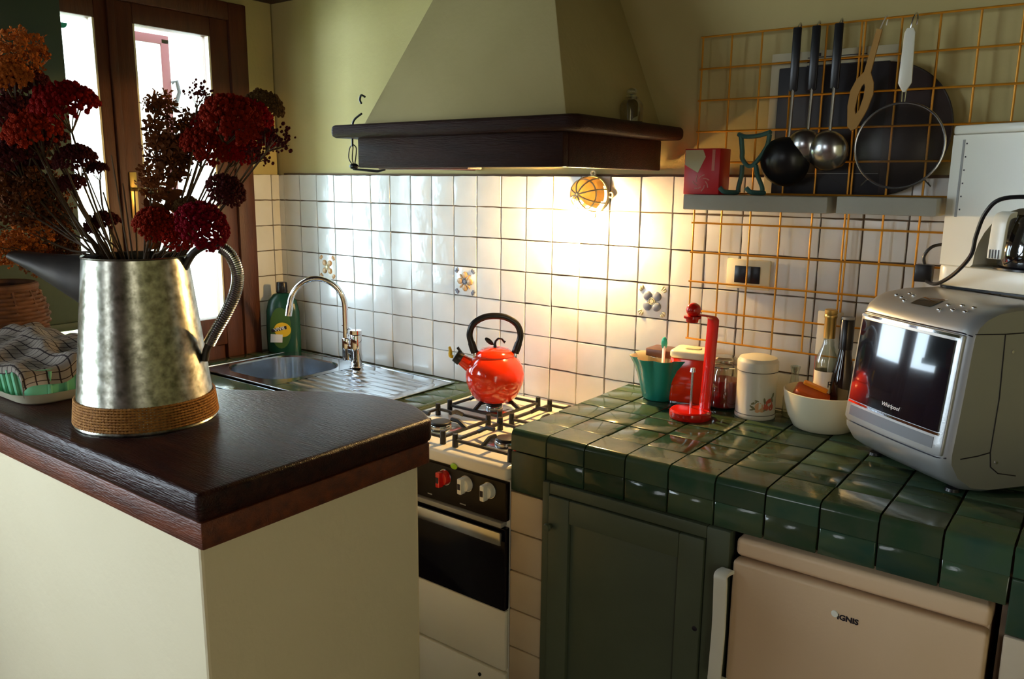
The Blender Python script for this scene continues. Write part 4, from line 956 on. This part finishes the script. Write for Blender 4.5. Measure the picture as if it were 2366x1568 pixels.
# control panel
def tpt(u, t):          # point on the sloped top front: t 0..1
    a = [(.028, .345), (.046, .360), (.075, .371), (.12, .377)]
    s = t * 3; i = min(2, int(s)); f = s - i; y = a[i][0] + (a[i + 1][0] - a[i][0]) * f; z = a[i][1] + (a[i + 1][1] - a[i][1]) * f
    v = mwpt(u, y, z); return v
bm = nb()
g = [[bm.verts.new(tpt(u, t) + Vector((0, -.0005, .0012))) for t in (.30, .45, .60, .75)] for u in (.40, .45, .5, .55, .58)]
for i in range(4):
    for j in range(3): bm.faces.new((g[i][j], g[i + 1][j], g[i + 1][j + 1], g[i][j + 1]))
obj('display', bm, 'dark_glass', mw)
for k, (u, t) in enumerate(((.18, .55), (.25, .50), (.32, .38), (.24, .72), (.31, .66), (.66, .30), (.66, .55), (.75, .38), (.75, .62), (.84, .40), (.84, .62))):
    bm = nb(); sph(bm, 1, Matrix.Translation(tpt(u, t)) @ Matrix.Diagonal((.0055, .0050, .0035, 1)), 14, 8); obj('button', bm, 'chrome', mw)
# lettering on the glass, following the door's plane
pA = fpt(.46, .150, .0095); pB = fpt(.56, .150, .0095)
text('brand_script', 'Whirlpool', .0125, 'white', mdoor, Matrix.Translation((pA + pB) / 2 + Vector((0, -.0006, 0))) @ Rz(math.atan2(pB.y - pA.y, pB.x - pA.x)) @ FRONT, shear=.35, ext=.0002)
for x in (.04, WM - .04):
    for y in (.06, .24):
        bm = nb(); cyl(bm, .014, .012, 0, .006, T(x, y, 0), 16); obj('foot', bm, 'black', mw)

# ------------------------------------------------------------------ coffee maker on the microwave
cm = thing('coffee_maker', 'tall white filter coffee maker standing on the microwave', 'coffee maker', (2.455, -.120, CR + .3785)); cm.rotation_euler = (0, 0, -.42); cm.scale = (1, .82, 1)
bm = nb(); prism(bm, rrect(.25, .150, .030), .004, .050, T(.125, .075, 0)); obj('base', bm, 'white_plastic', cm, bev=.005)
bm = nb(); prism(bm, rrect(.245, .145, .030), 0, .004, T(.125, .075, 0)); obj('base_gap_strip', bm, 'black', cm)  # black slab painted in for the dark gap under the base
# tower with arch: profile in xz extruded in y
bm = nb()
archp = [(.0, .050), (.070, .050)] + [(.075 + .105 * (1 - math.cos(a * PI / 2 / 8)), .055 + .125 * math.sin(a * PI / 2 / 8)) for a in range(0, 9)] + [(.25, .180), (.25, .330), (.0, .330)]
prism(bm, archp, -.135, -.018, Rx(PI / 2)); bmesh.ops.triangulate(bm, faces=[f for f in bm.faces if len(f.verts) > 4]); obj('tower', bm, 'white_plastic', cm)
bm = nb(); cyl(bm, .0, .0, 0, .001) if False else None; box(bm, .0, .25, .135, .1355, .06, .07)
obj('rear_seam', bm, 'grey', cm, smooth=False)
bm = nb(); prism(bm, rrect(.258, .145, .03), .331, .350, T(.124, .0765, 0)); obj('top_lid', bm, 'white_plastic', cm, bev=.005)
bm = nb(); prism(bm, [(.022, .155), (.027, .155), (.028, .320), (.023, .320)], 0, .0012, Matrix.Translation((0, .0182, 0)) @ Rx(PI / 2)); obj('water_gauge', bm, 'grey', cm)
bm = nb()
for k in range(6): box(bm, .031, .0335, .0165, .0178, .17 + k * .028, .173 + k * .028)
obj('gauge_marks', bm, 'ink', cm, smooth=False)
bm = nb(); lathe(bm, [(0, .052), (.058, .052), (.064, .060), (.066, .09), (.058, .13), (.046, .158), (.044, .165), (0, .165)], 36, T(.175, .065, 0)); obj('carafe', bm, 'dark_glass', cm)
bm = nb(); strip(bm, spline([(.150, .001, .165), (.150, -.010, .165), (.148, -.028, .155), (.146, -.030, .11), (.145, -.030, .075)], 5), .030, .012, Vector((1, 0, 0))); obj('carafe_handle', bm, 'white_plastic', cm, bev=.004)
bm = nb()
for k in range(4): box(bm, .135 + k * .006, .1368 + k * .006, -.0375, -.0362, .076, .094)
obj('handle_slots', bm, 'ink', cm, smooth=False)
bm = nb(); cyl(bm, .070, .070, .050, .054, T(.172, .068, 0), 32); obj('warming_plate', bm, 'black', cm)
cbn = thing('power_cable', 'black power cable looping in front of the coffee maker', 'cable', (2.40, -.15, CR + .38))
bm = nb(); base = Vector(cbn.location)
cpts = [(2366 + 60, 455, 1.50), (2320, 458, 1.54), (2278, 490, 1.57), (2255, 545, 1.60), (2243, 590, 1.62), (2205, 632, 1.69), (2165, 655, 1.77), (2142, 650, 1.86), (2140, 640, 1.90)]
tube(bm, spline([at(*c) - base for c in cpts], 6), .0042, 8); obj('cord', bm, 'black', cbn)
pg = thing('power_plug', 'black plug with curled lead behind the coffee maker', 'plug', (2.425, -.055, CR + .385))
bm = nb(); box(bm, -.020, .016, -.016, .014, -.004, .036); tube(bm, spline([(-.002, 0, .032), (-.006, 0, .055), (.010, 0, .078), (.040, .01, .085)], 6), .004, 8); obj('plug_body', bm, 'black', pg, bev=.003)

# ------------------------------------------------------------------ detergent bottle
dt = thing('detergent_bottle', 'dark green detergent bottle with yellow and white label in corner', 'bottle', (.066, -.085, CL + .001)); dt.rotation_euler = (0, 0, ang - .05); dt.scale = (1.3, 1, 1)
def ov(a, r, z): return r * math.sqrt(1 / ((math.cos(a)) ** 2 + (math.sin(a) / .62) ** 2))
bm = nb(); lathe(bm, [(0, 0), (.050, 0), (.054, .006), (.055, .08), (.053, .17), (.045, .215), (.030, .238), (.018, .245), (0, .246)], 40, rf=lambda a, r, z: ov(a, r, z)); obj('bottle_body', bm, 'bottle_green', dt)
bm = nb(); cyl(bm, .018, .016, .246, .290, n=24); obj('cap', bm, 'black', dt, bev=.003)
def flat_patch(pts, y, m_, name, par):
    bm = nb(); prism(bm, pts, 0, .0008, T(0, y, 0) @ Rx(PI / 2)); return obj(name, bm, m_, par, smooth=False)
circ = lambda cx, cz, rx, rz_, n=24: [(cx + rx * math.cos(2 * PI * k / n), cz + rz_ * math.sin(2 * PI * k / n)) for k in range(n)]
flat_patch(circ(0, .105, .034, .085), -.0352, 'label_green', 'label_backing', dt)
flat_patch(circ(.006, .098, .027, .030), -.0362, 'yellow', 'yellow_circle', dt)
flat_patch([(-.034, .045), (.004, .045), (.006, .078), (-.032, .080)], -.0372, 'white', 'white_label', dt)
flat_patch([(-.029, .086), (.020, .102), (.019, .115), (-.030, .099)], -.0376, 'ink', 'name_band', dt)
text('label_lettering', 'ViVil', .019, 'white', dt, T(-.004, -.0388, .101) @ Ry(-.30) @ FRONT, sx=1.0, bold=.0005)

# ------------------------------------------------------------------ galvanized jug
jg = thing('watering_jug', 'tall galvanized metal jug with rope band holding dried flowers', 'jug', (1.180, -1.279, 1.051)); jg.rotation_euler = (0, 0, ang)
bm = nb(); RB, RT, HJ = .137, .100, .340
lathe(bm, [(0, .004), (RB, .004), (RB + .002, .0), (RB + .003, .003), (RB, .008), (RT, HJ), (RT + .002, HJ + .002), (RT + .001, HJ + .004), (RT - .002, HJ + .002), (RB - .004, .012), (0, .010)], 64); obj('jug_body', bm, 'galv', jg)
bm = nb()
for k in range(9):
    z = .010 + k * .0055; r = RB + .0035 - (RB - RT) * z / HJ
    pts = [(r * math.cos(2 * PI * i / 240), r * math.sin(2 * PI * i / 240), z) for i in range(240)]
    tube(bm, pts, [.0034 if i % 2 else .0022 for i in range(240)], 6, closed=True)
obj('rope_band', bm, 'rope', jg)
bm = nb()       # wide tapering spout on the left (local -x)
def ringat(c, rx, rz2, tilt, n=20): return [Vector((c[0] + rx * math.cos(2 * PI * k / n) * math.sin(tilt), rx * 0 + (rz2) * math.sin(2 * PI * k / n), c[2] + rx * math.cos(2 * PI * k / n) * math.cos(tilt))) for k in range(n)]
secs = [((-.075, 0, .285), .058, .055, .05), ((-.105, 0, .291), .052, .052, .10), ((-.150, 0, .308), .036, .044, .2), ((-.200, 0, .326), .021, .034, .3), ((-.248, 0, .342), .010, .026, .4)]
rg = [[bm.verts.new(v) for v in ringat(*s_)] for s_ in secs]
for a, b in zip(rg, rg[1:]):
    for k in range(20): bm.faces.new((a[k], a[(k + 1) % 20], b[(k + 1) % 20], b[k]))
obj('spout', bm, 'dark_metal', jg)
bm = nb(); hp = spline([(.098, 0, .318), (.120, 0, .350), (.155, 0, .366), (.190, 0, .350), (.206, 0, .312), (.200, 0, .270), (.178, 0, .225), (.150, 0, .180), (.134, 0, .150), (.128, 0, .125)], 7)
tube(bm, hp, .0095, 12, flat=.8); obj('handle', bm, 'dark_metal', jg)
bm = nb(); hl = hp[18:-10]
dense = []
for i in range(len(hl) - 1):
    for f in range(3): dense.append(hl[i].lerp(hl[i + 1], f / 3))
for i, p_ in enumerate(dense[::1]):
    t = (dense[min(i + 1, len(dense) - 1)] - dense[max(i - 1, 0)]).normalized(); qm = t.to_track_quat('Z', 'Y').to_matrix().to_4x4()
    if i % 2 == 0: tube(bm, [Matrix.Translation(p_) @ qm @ Vector((.0108 * math.cos(k * PI / 5), .0108 * math.sin(k * PI / 5), .001 * k / 5)) for k in range(10)], .0022, 5, closed=True)
obj('handle_wrap', bm, 'steel', jg)

# ------------------------------------------------------------------ dish tray, rack, towel, basket
dtx, dty = .66, -1.285
tr = thing('drip_tray', 'cream plastic drip tray on the dark wooden top', 'tray', (dtx, dty, 1.051))
def rloft(bm, secs, n=6, mx=None, flute=0):
    rings = []
    for (w_, h_, r, z) in secs:
        pts = rrect(w_, h_, r, n); rings.append([bm.verts.new((x, y, z)) for x, y in pts])
    for a, b in zip(rings, rings[1:]):
        for k in range(len(a)): bm.faces.new((a[k], a[(k + 1) % len(a)], b[(k + 1) % len(a)], b[k]))
    bm.faces.new(rings[0][::-1]); bm.faces.new(rings[-1])
bm = nb(); rloft(bm, [(.49, .23, .05, 0), (.51, .25, .06, .006), (.54, .275, .07, .026), (.545, .28, .07, .028), (.535, .27, .065, .026), (.50, .24, .06, .008)]); obj('tray_body', bm, 'cream_glaze', tr)
gr = thing('dish_rack', 'mint green ribbed plastic dish rack standing in the drip tray', 'rack', (dtx, dty, 1.060))
bm = nb(); rloft(bm, [(.475, .215, .045, 0), (.49, .23, .05, .004), (.505, .245, .055, .070), (.498, .238, .05, .070), (.48, .22, .045, .010)]); obj('rack_body', bm, 'mint', gr)
bm = nb()
for k in range(14):
    for s_ in (-1, 1): x = -.20 + k * .031; bm = nb(); tube(bm, [(x, s_ * .117, .008), (x, s_ * .1235, .066)], .005, 8); obj('rib', bm, 'mint', gr)
for k in range(5):
    for s_ in (-1, 1): y = -.07 + k * .035; bm = nb(); tube(bm, [(s_ * .247, y, .008), (s_ * .2535, y, .066)], .005, 8); obj('rib', bm, 'mint', gr)
tw = thing('tea_towel', 'plaid checked tea towel draped over the dish rack', 'towel', (dtx, dty, 1.125))
bm = nb(); nu, nv = 60, 40; uvl = bm.loops.layers.uv.new('UVMap'); g = []
rn = random.Random(5)
for i in range(nu + 1):
    row = []
    for j in range(nv + 1):
        u, v = i / nu, j / nv; x = (u - .5) * .60; y = (v - .5) * .30
        ex_ = max(0, abs(x) - .245); ey = max(0, abs(y) - .118)
        z = .012 + .012 * math.sin(u * 9 + 2 * v) * math.cos(v * 5 + 1) + .014 * max(0, v - .35) * 2 + .004 * math.sin(u * 31 + v * 14)
        z += .020 * math.exp(-((v - .55 - .1 * math.sin(u * 6)) ** 2) / .006)
        xx = math.copysign(min(abs(x), .258), x) if ex_ > 0 else x
        yy = math.copysign(min(abs(y), .128), y) if ey > 0 else y
        z -= ex_ * .75 + ey * .7
        row.append(bm.verts.new((xx + .003 * math.sin(v * 20), yy + .003 * math.sin(u * 25), z)))
    g.append(row)
for i in range(nu):
    for j in range(nv):
        f = bm.faces.new((g[i][j], g[i + 1][j], g[i + 1][j + 1], g[i][j + 1]))
        for lp_, (a, b) in zip(f.loops, ((i, j), (i + 1, j), (i + 1, j + 1), (i, j + 1))): lp_[uvl].uv = (a / nu * 1.9, b / nv)
bmesh.ops.solidify(bm, geom=bm.faces[:], thickness=.003)
obj('cloth', bm, 'plaid', tw)
bkp = Vector((.165, -1.165, 1.051))
bk = thing('wicker_basket', 'round brown wicker basket at the left edge', 'basket', bkp)
bm = nb()
for k in range(16):
    t = k / 15; z = .008 + t * .125; r = .075 + .035 * math.sin(PI * (.12 + .76 * t))
    tube(bm, [((r + .004 * math.sin(i * PI / 2 + (k % 2) * PI)) * math.cos(2 * PI * i / 48), (r + .004 * math.sin(i * PI / 2 + (k % 2) * PI)) * math.sin(2 * PI * i / 48), z) for i in range(48)], .0052, 6, closed=True)
for k in range(12):
    a = 2 * PI * k / 12; tube(bm, [((.075 + .035 * math.sin(PI * (.12 + .76 * t))) * math.cos(a), (.075 + .035 * math.sin(PI * (.12 + .76 * t))) * math.sin(a), .004 + t * .135) for t in (0, .2, .4, .6, .8, 1)], .004, 6)
cyl(bm, .080, .080, 0, .006, n=32)
obj('woven_body', bm, 'wicker', bk); bk.scale = (1.12, 1.12, 1.3)
bm = nb(); tube(bm, [(.088 * math.cos(2 * PI * i / 40), .088 * math.sin(2 * PI * i / 40), .140) for i in range(40)], .009, 8, closed=True); obj('rim', bm, 'wicker', bk)

# ------------------------------------------------------------------ dried flowers
def bead_head(seed, n, flat, bead, mname, shape='dome'):
    r_ = random.Random(seed); bm = nb()
    for k in range(n):
        if shape == 'dome':
            a = r_.uniform(0, 2 * PI); q_ = math.sqrt(r_.random()); x, y = q_ * math.cos(a), q_ * math.sin(a); z = flat * math.sqrt(max(0, 1 - q_ * q_)) * r_.uniform(.55, 1.05) - r_.random() * .12
        elif shape == 'ball':
            v = Vector((r_.gauss(0, 1), r_.gauss(0, 1), r_.gauss(0, 1))).normalized() * (r_.random() ** .35); x, y, z = v.x, v.y, v.z * flat
        else:
            v = Vector((r_.gauss(0, .45), r_.gauss(0, .45), r_.gauss(0, .45))); v = v * min(1, 1.0 / max(v.length, .01)); x, y, z = v.x, v.y, v.z * flat
        b_ = bead * r_.uniform(.6, 1.3)
        if shape == 'petal' or (shape == 'ball' and k % 2):
            mq = T(x, y, z) @ Matrix.Rotation(r_.uniform(0, 6.28), 4, Vector((r_.random(), r_.random(), r_.random())).normalized())
            for s_ in range(4):
                mm = mq @ Rz(s_ * PI / 2); vs = [bm.verts.new(mm @ Vector(p_) ) for p_ in ((0, 0, 0), (b_ * 1.6, -b_ * .8, b_ * .3), (b_ * 2.3, 0, b_ * .1), (b_ * 1.6, b_ * .8, b_ * .4))]; bm.faces.new(vs)
        else:
            bmesh.ops.create_icosphere(bm, subdivisions=1, radius=b_, matrix=T(x, y, z) @ Matrix.Diagonal((1, 1, 1.2, 1)))
    # branchlets
    for k in range(10):
        a = 2 * PI * k / 10 + r_.random(); q_ = r_.uniform(.3, .85)
        tube(bm, [(0, 0, -.9), (q_ * .5 * math.cos(a), q_ * .5 * math.sin(a), -.45), (q_ * math.cos(a), q_ * math.sin(a), .05)], .022, 4, mi=1)
    return mesh('flower_head', bm, [mname, 'stem'], smooth=False)
HM = {}
for nm, mn in (('red', 'flower_red'), ('dark', 'flower_dark'), ('orange', 'flower_orange'), ('olive', 'leaf_olive')):
    HM[nm] = [bead_head(1, 620, .85, .075, mn), bead_head(2, 560, .75, .08, mn)]
HM['ball'] = [bead_head(3, 260, .85, .085, 'flower_orange', 'ball')]
HM['balld'] = [bead_head(4, 260, .85, .085, 'leaf_brown', 'ball')]
HM['berry'] = [bead_head(5, 75, .8, .085, 'flower_dark', 'loose'), bead_head(6, 65, .8, .085, 'flower_dark', 'loose')]
HM['leafy'] = [bead_head(7, 70, 1.15, .17, 'leaf_brown', 'petal')]
mouth = Vector((1.180, -1.279, 1.051 + .30))
heads = [  # px, py, radius px, kind, depth, name text
 (150, 245, 72, 'red', 1.62, 'broad dark red flat topped flower head against the left pane'),
 (80, 310, 66, 'red', 1.60, 'dark red flower head below left of the broadest one'),
 (175, 375, 48, 'dark', 1.66, 'dark brown flower head crossing the left pane'),
 (225, 395, 26, 'dark', 1.74, 'tiny dark flower head beside the door stile'),
 (165, 430, 36, 'dark', 1.68, 'small dark flower head low in the left pane'),
 (50, 120, 62, 'ball', 1.62, 'orange brown hydrangea head at top left'),
 (15, 190, 60, 'orange', 1.58, 'orange flower head cut by the left edge of the picture, upper'),
 (20, 270, 62, 'dark', 1.62, 'dark flower head at the left edge, middle height'),
 (25, 370, 66, 'dark', 1.62, 'dark flower head at the left edge below the middle'),
 (90, 440, 58, 'balld', 1.66, 'brown dried hydrangea left of the jug, upper'),
 (35, 470, 64, 'balld', 1.62, 'brown dried hydrangea at the left edge, lower'),
 (75, 545, 55, 'ball', 1.68, 'orange brown hydrangea above the wicker basket'),
 (20, 575, 45, 'ball', 1.64, 'pale orange flower head resting on the basket rim'),
 (130, 520, 40, 'balld', 1.72, 'brown flower head just left of the jug mouth'),
 (238, 525, 42, 'dark', 1.72, 'deep maroon flower head above the left of the jug rim'),
 (360, 525, 50, 'red', 1.60, 'red flower head above the middle of the jug rim'),
 (465, 525, 62, 'red', 1.58, 'wide red flower head above the right of the jug rim'),
 (440, 490, 40, 'olive', 1.66, 'olive brown flower head behind the wide red one'),
 (520, 445, 46, 'dark', 1.60, 'dark tilted flower head over the right door jamb'),
 (535, 285, 72, 'red', 1.58, 'largest red flower head at upper right of the bunch'),
 (475, 345, 58, 'red', 1.62, 'red flower head in the middle of the bunch'),
 (580, 270, 50, 'red', 1.62, 'red flower head at the right of the largest one'),
 (545, 350, 52, 'red', 1.66, 'red flower head below the largest one'),
 (612, 245, 44, 'olive', 1.66, 'olive brown flower head nearest the plaster wall'),
 (462, 215, 36, 'berry', 1.62, 'dark berry sprig highest in the right pane'),
 (490, 260, 36, 'berry', 1.66, 'dark berry sprig between the pane and largest red head'),
 (640, 320, 46, 'berry', 1.60, 'loose dark berry sprig furthest right'),
 (600, 355, 36, 'berry', 1.62, 'dark berry sprig below the olive head'),
 (370, 250, 38, 'leafy', 1.64, 'curled brown leafy sprig standing in the right pane'),
 (372, 335, 46, 'leafy', 1.62, 'brown leafy sprig under the topmost leafy one'),
 (425, 300, 40, 'leafy', 1.66, 'brown leafy sprig left of the red heads'),
 (400, 375, 42, 'leafy', 1.64, 'brown leafy sprig in the middle of the right pane'),
 (500, 300, 56, 'red', 1.66, 'dull red flower head filling the gap under the berry sprigs'),
 (590, 315, 46, 'red', 1.67, 'dull red flower head behind the right berry sprigs'),
 (425, 350, 46, 'dark', 1.68, 'dark flower head behind the brown leafy sprigs'),
 (100, 255, 46, 'dark', 1.67, 'dark flower head behind the broadest red one'),
 (55, 340, 60, 'balld', 1.69, 'brown dried hydrangea behind the left dark heads'),
 (120, 480, 50, 'balld', 1.70, 'brown dried hydrangea low behind the jug spout'),
 (85, 590, 46, 'balld', 1.72, 'brown flower head drooping behind the jug spout'),
 (405, 545, 42, 'red', 1.60, 'red flower head between the two at the jug rim'),
 (60, 200, 52, 'dark', 1.64, 'dark flower head under the orange hydrangea at top left'),
 (115, 330, 44, 'dark', 1.68, 'dark flower head left of the broad red ones, against the shutter'),
 (0, 430, 55, 'balld', 1.66, 'brown dried hydrangea cut by the left edge'),
 (70, 400, 52, 'dark', 1.70, 'dark flower head low behind the left bunch'),
 (150, 575, 36, 'balld', 1.74, 'small brown flower head behind the jug spout and rim'),
 (350, 420, 34, 'leafy', 1.60, 'sparse brown leaf sprig low in the right pane'),
]
rr2 = random.Random(11)
for (px, py, r, kind, D, lab) in heads:
    if px < 140 and py > 150: D = D + .02
    tip_ = at(px, py, D); R_ = r * D / FPX
    root = mouth + Vector((rr2.uniform(-.05, .05), rr2.uniform(-.05, .05), -.12)); root = mouth + (root - mouth) * 1.0
    rim = mouth + (tip_ - mouth).normalized() * .0 + Vector((max(-.06, min(.06, (tip_.x - mouth.x) * .35)), max(-.06, min(.06, (tip_.y - mouth.y) * .35)), .03))
    fl = thing('dried_flower', lab, 'flower', tip_, 0, 'dried flowers in the metal jug')
    axis = (tip_ - rim).normalized()
    if kind in ('red', 'dark', 'orange', 'olive'): axis = (axis + Vector((0, 0, .35)) + (CAM - tip_).normalized() * .75).normalized()
    me = rr2.choice(HM[kind]); h_ = obj('flower_head', me, None, fl); h_.scale = (R_, R_, R_); h_['kind'] = 'stuff'
    h_.rotation_euler = (axis.to_track_quat('Z', 'Y').to_matrix() @ Matrix.Rotation(rr2.uniform(0, 6), 3, 'Z')).to_euler()
    hb = axis * (-R_ * .85)
    bm = nb(); tube(bm, spline([root - tip_, rim - tip_, (rim - tip_) * .45 + hb * .6 + Vector((rr2.uniform(-.01, .01), rr2.uniform(-.01, .01), 0)), hb], 4), .0021, 6); obj('stem', bm, 'stem', fl)
    if kind == 'leafy':
        bm = nb()
        for k in range(14):
            t = .25 + .055 * k; p_ = (rim - tip_).lerp(hb, t); 
            mq = Matrix.Translation(p_) @ Matrix.Rotation(rr2.uniform(0, 6), 4, Vector((rr2.random(), rr2.random(), rr2.random())).normalized())
            vs = [bm.verts.new(mq @ Vector(v)) for v in ((0, 0, 0), (.010, -.009, .003), (.024, -.007, 0), (.034, 0, -.005), (.024, .008, 0), (.010, .010, .004))]; bm.faces.new(vs)
        if len(bm.faces): obj('leaves', bm, 'leaf_brown', fl, smooth=False)
# bare stalks without heads
for k in range(16):
    px = 150 + k * 27 + rr2.uniform(-8, 8); py = rr2.uniform(330, 470); D = rr2.uniform(1.6, 1.74); tip_ = at(px, py, D)
    rim = mouth + Vector((max(-.06, min(.06, (tip_.x - mouth.x) * .4)), max(-.06, min(.06, (tip_.y - mouth.y) * .4)), .03))
    root = mouth + Vector((rr2.uniform(-.04, .04), rr2.uniform(-.04, .04), -.1))
    bm = nb(); tube(bm, [root - tip_, rim - tip_, Vector((0, 0, 0))], [.0022, .0020, .0014], 6)
    o = obj('dry_stalk', bm, 'stem', loc=tip_); tag(o, 'thin bare dry stalk among the flowers in the metal jug', 'stalk', 'bare stalks in the metal jug')
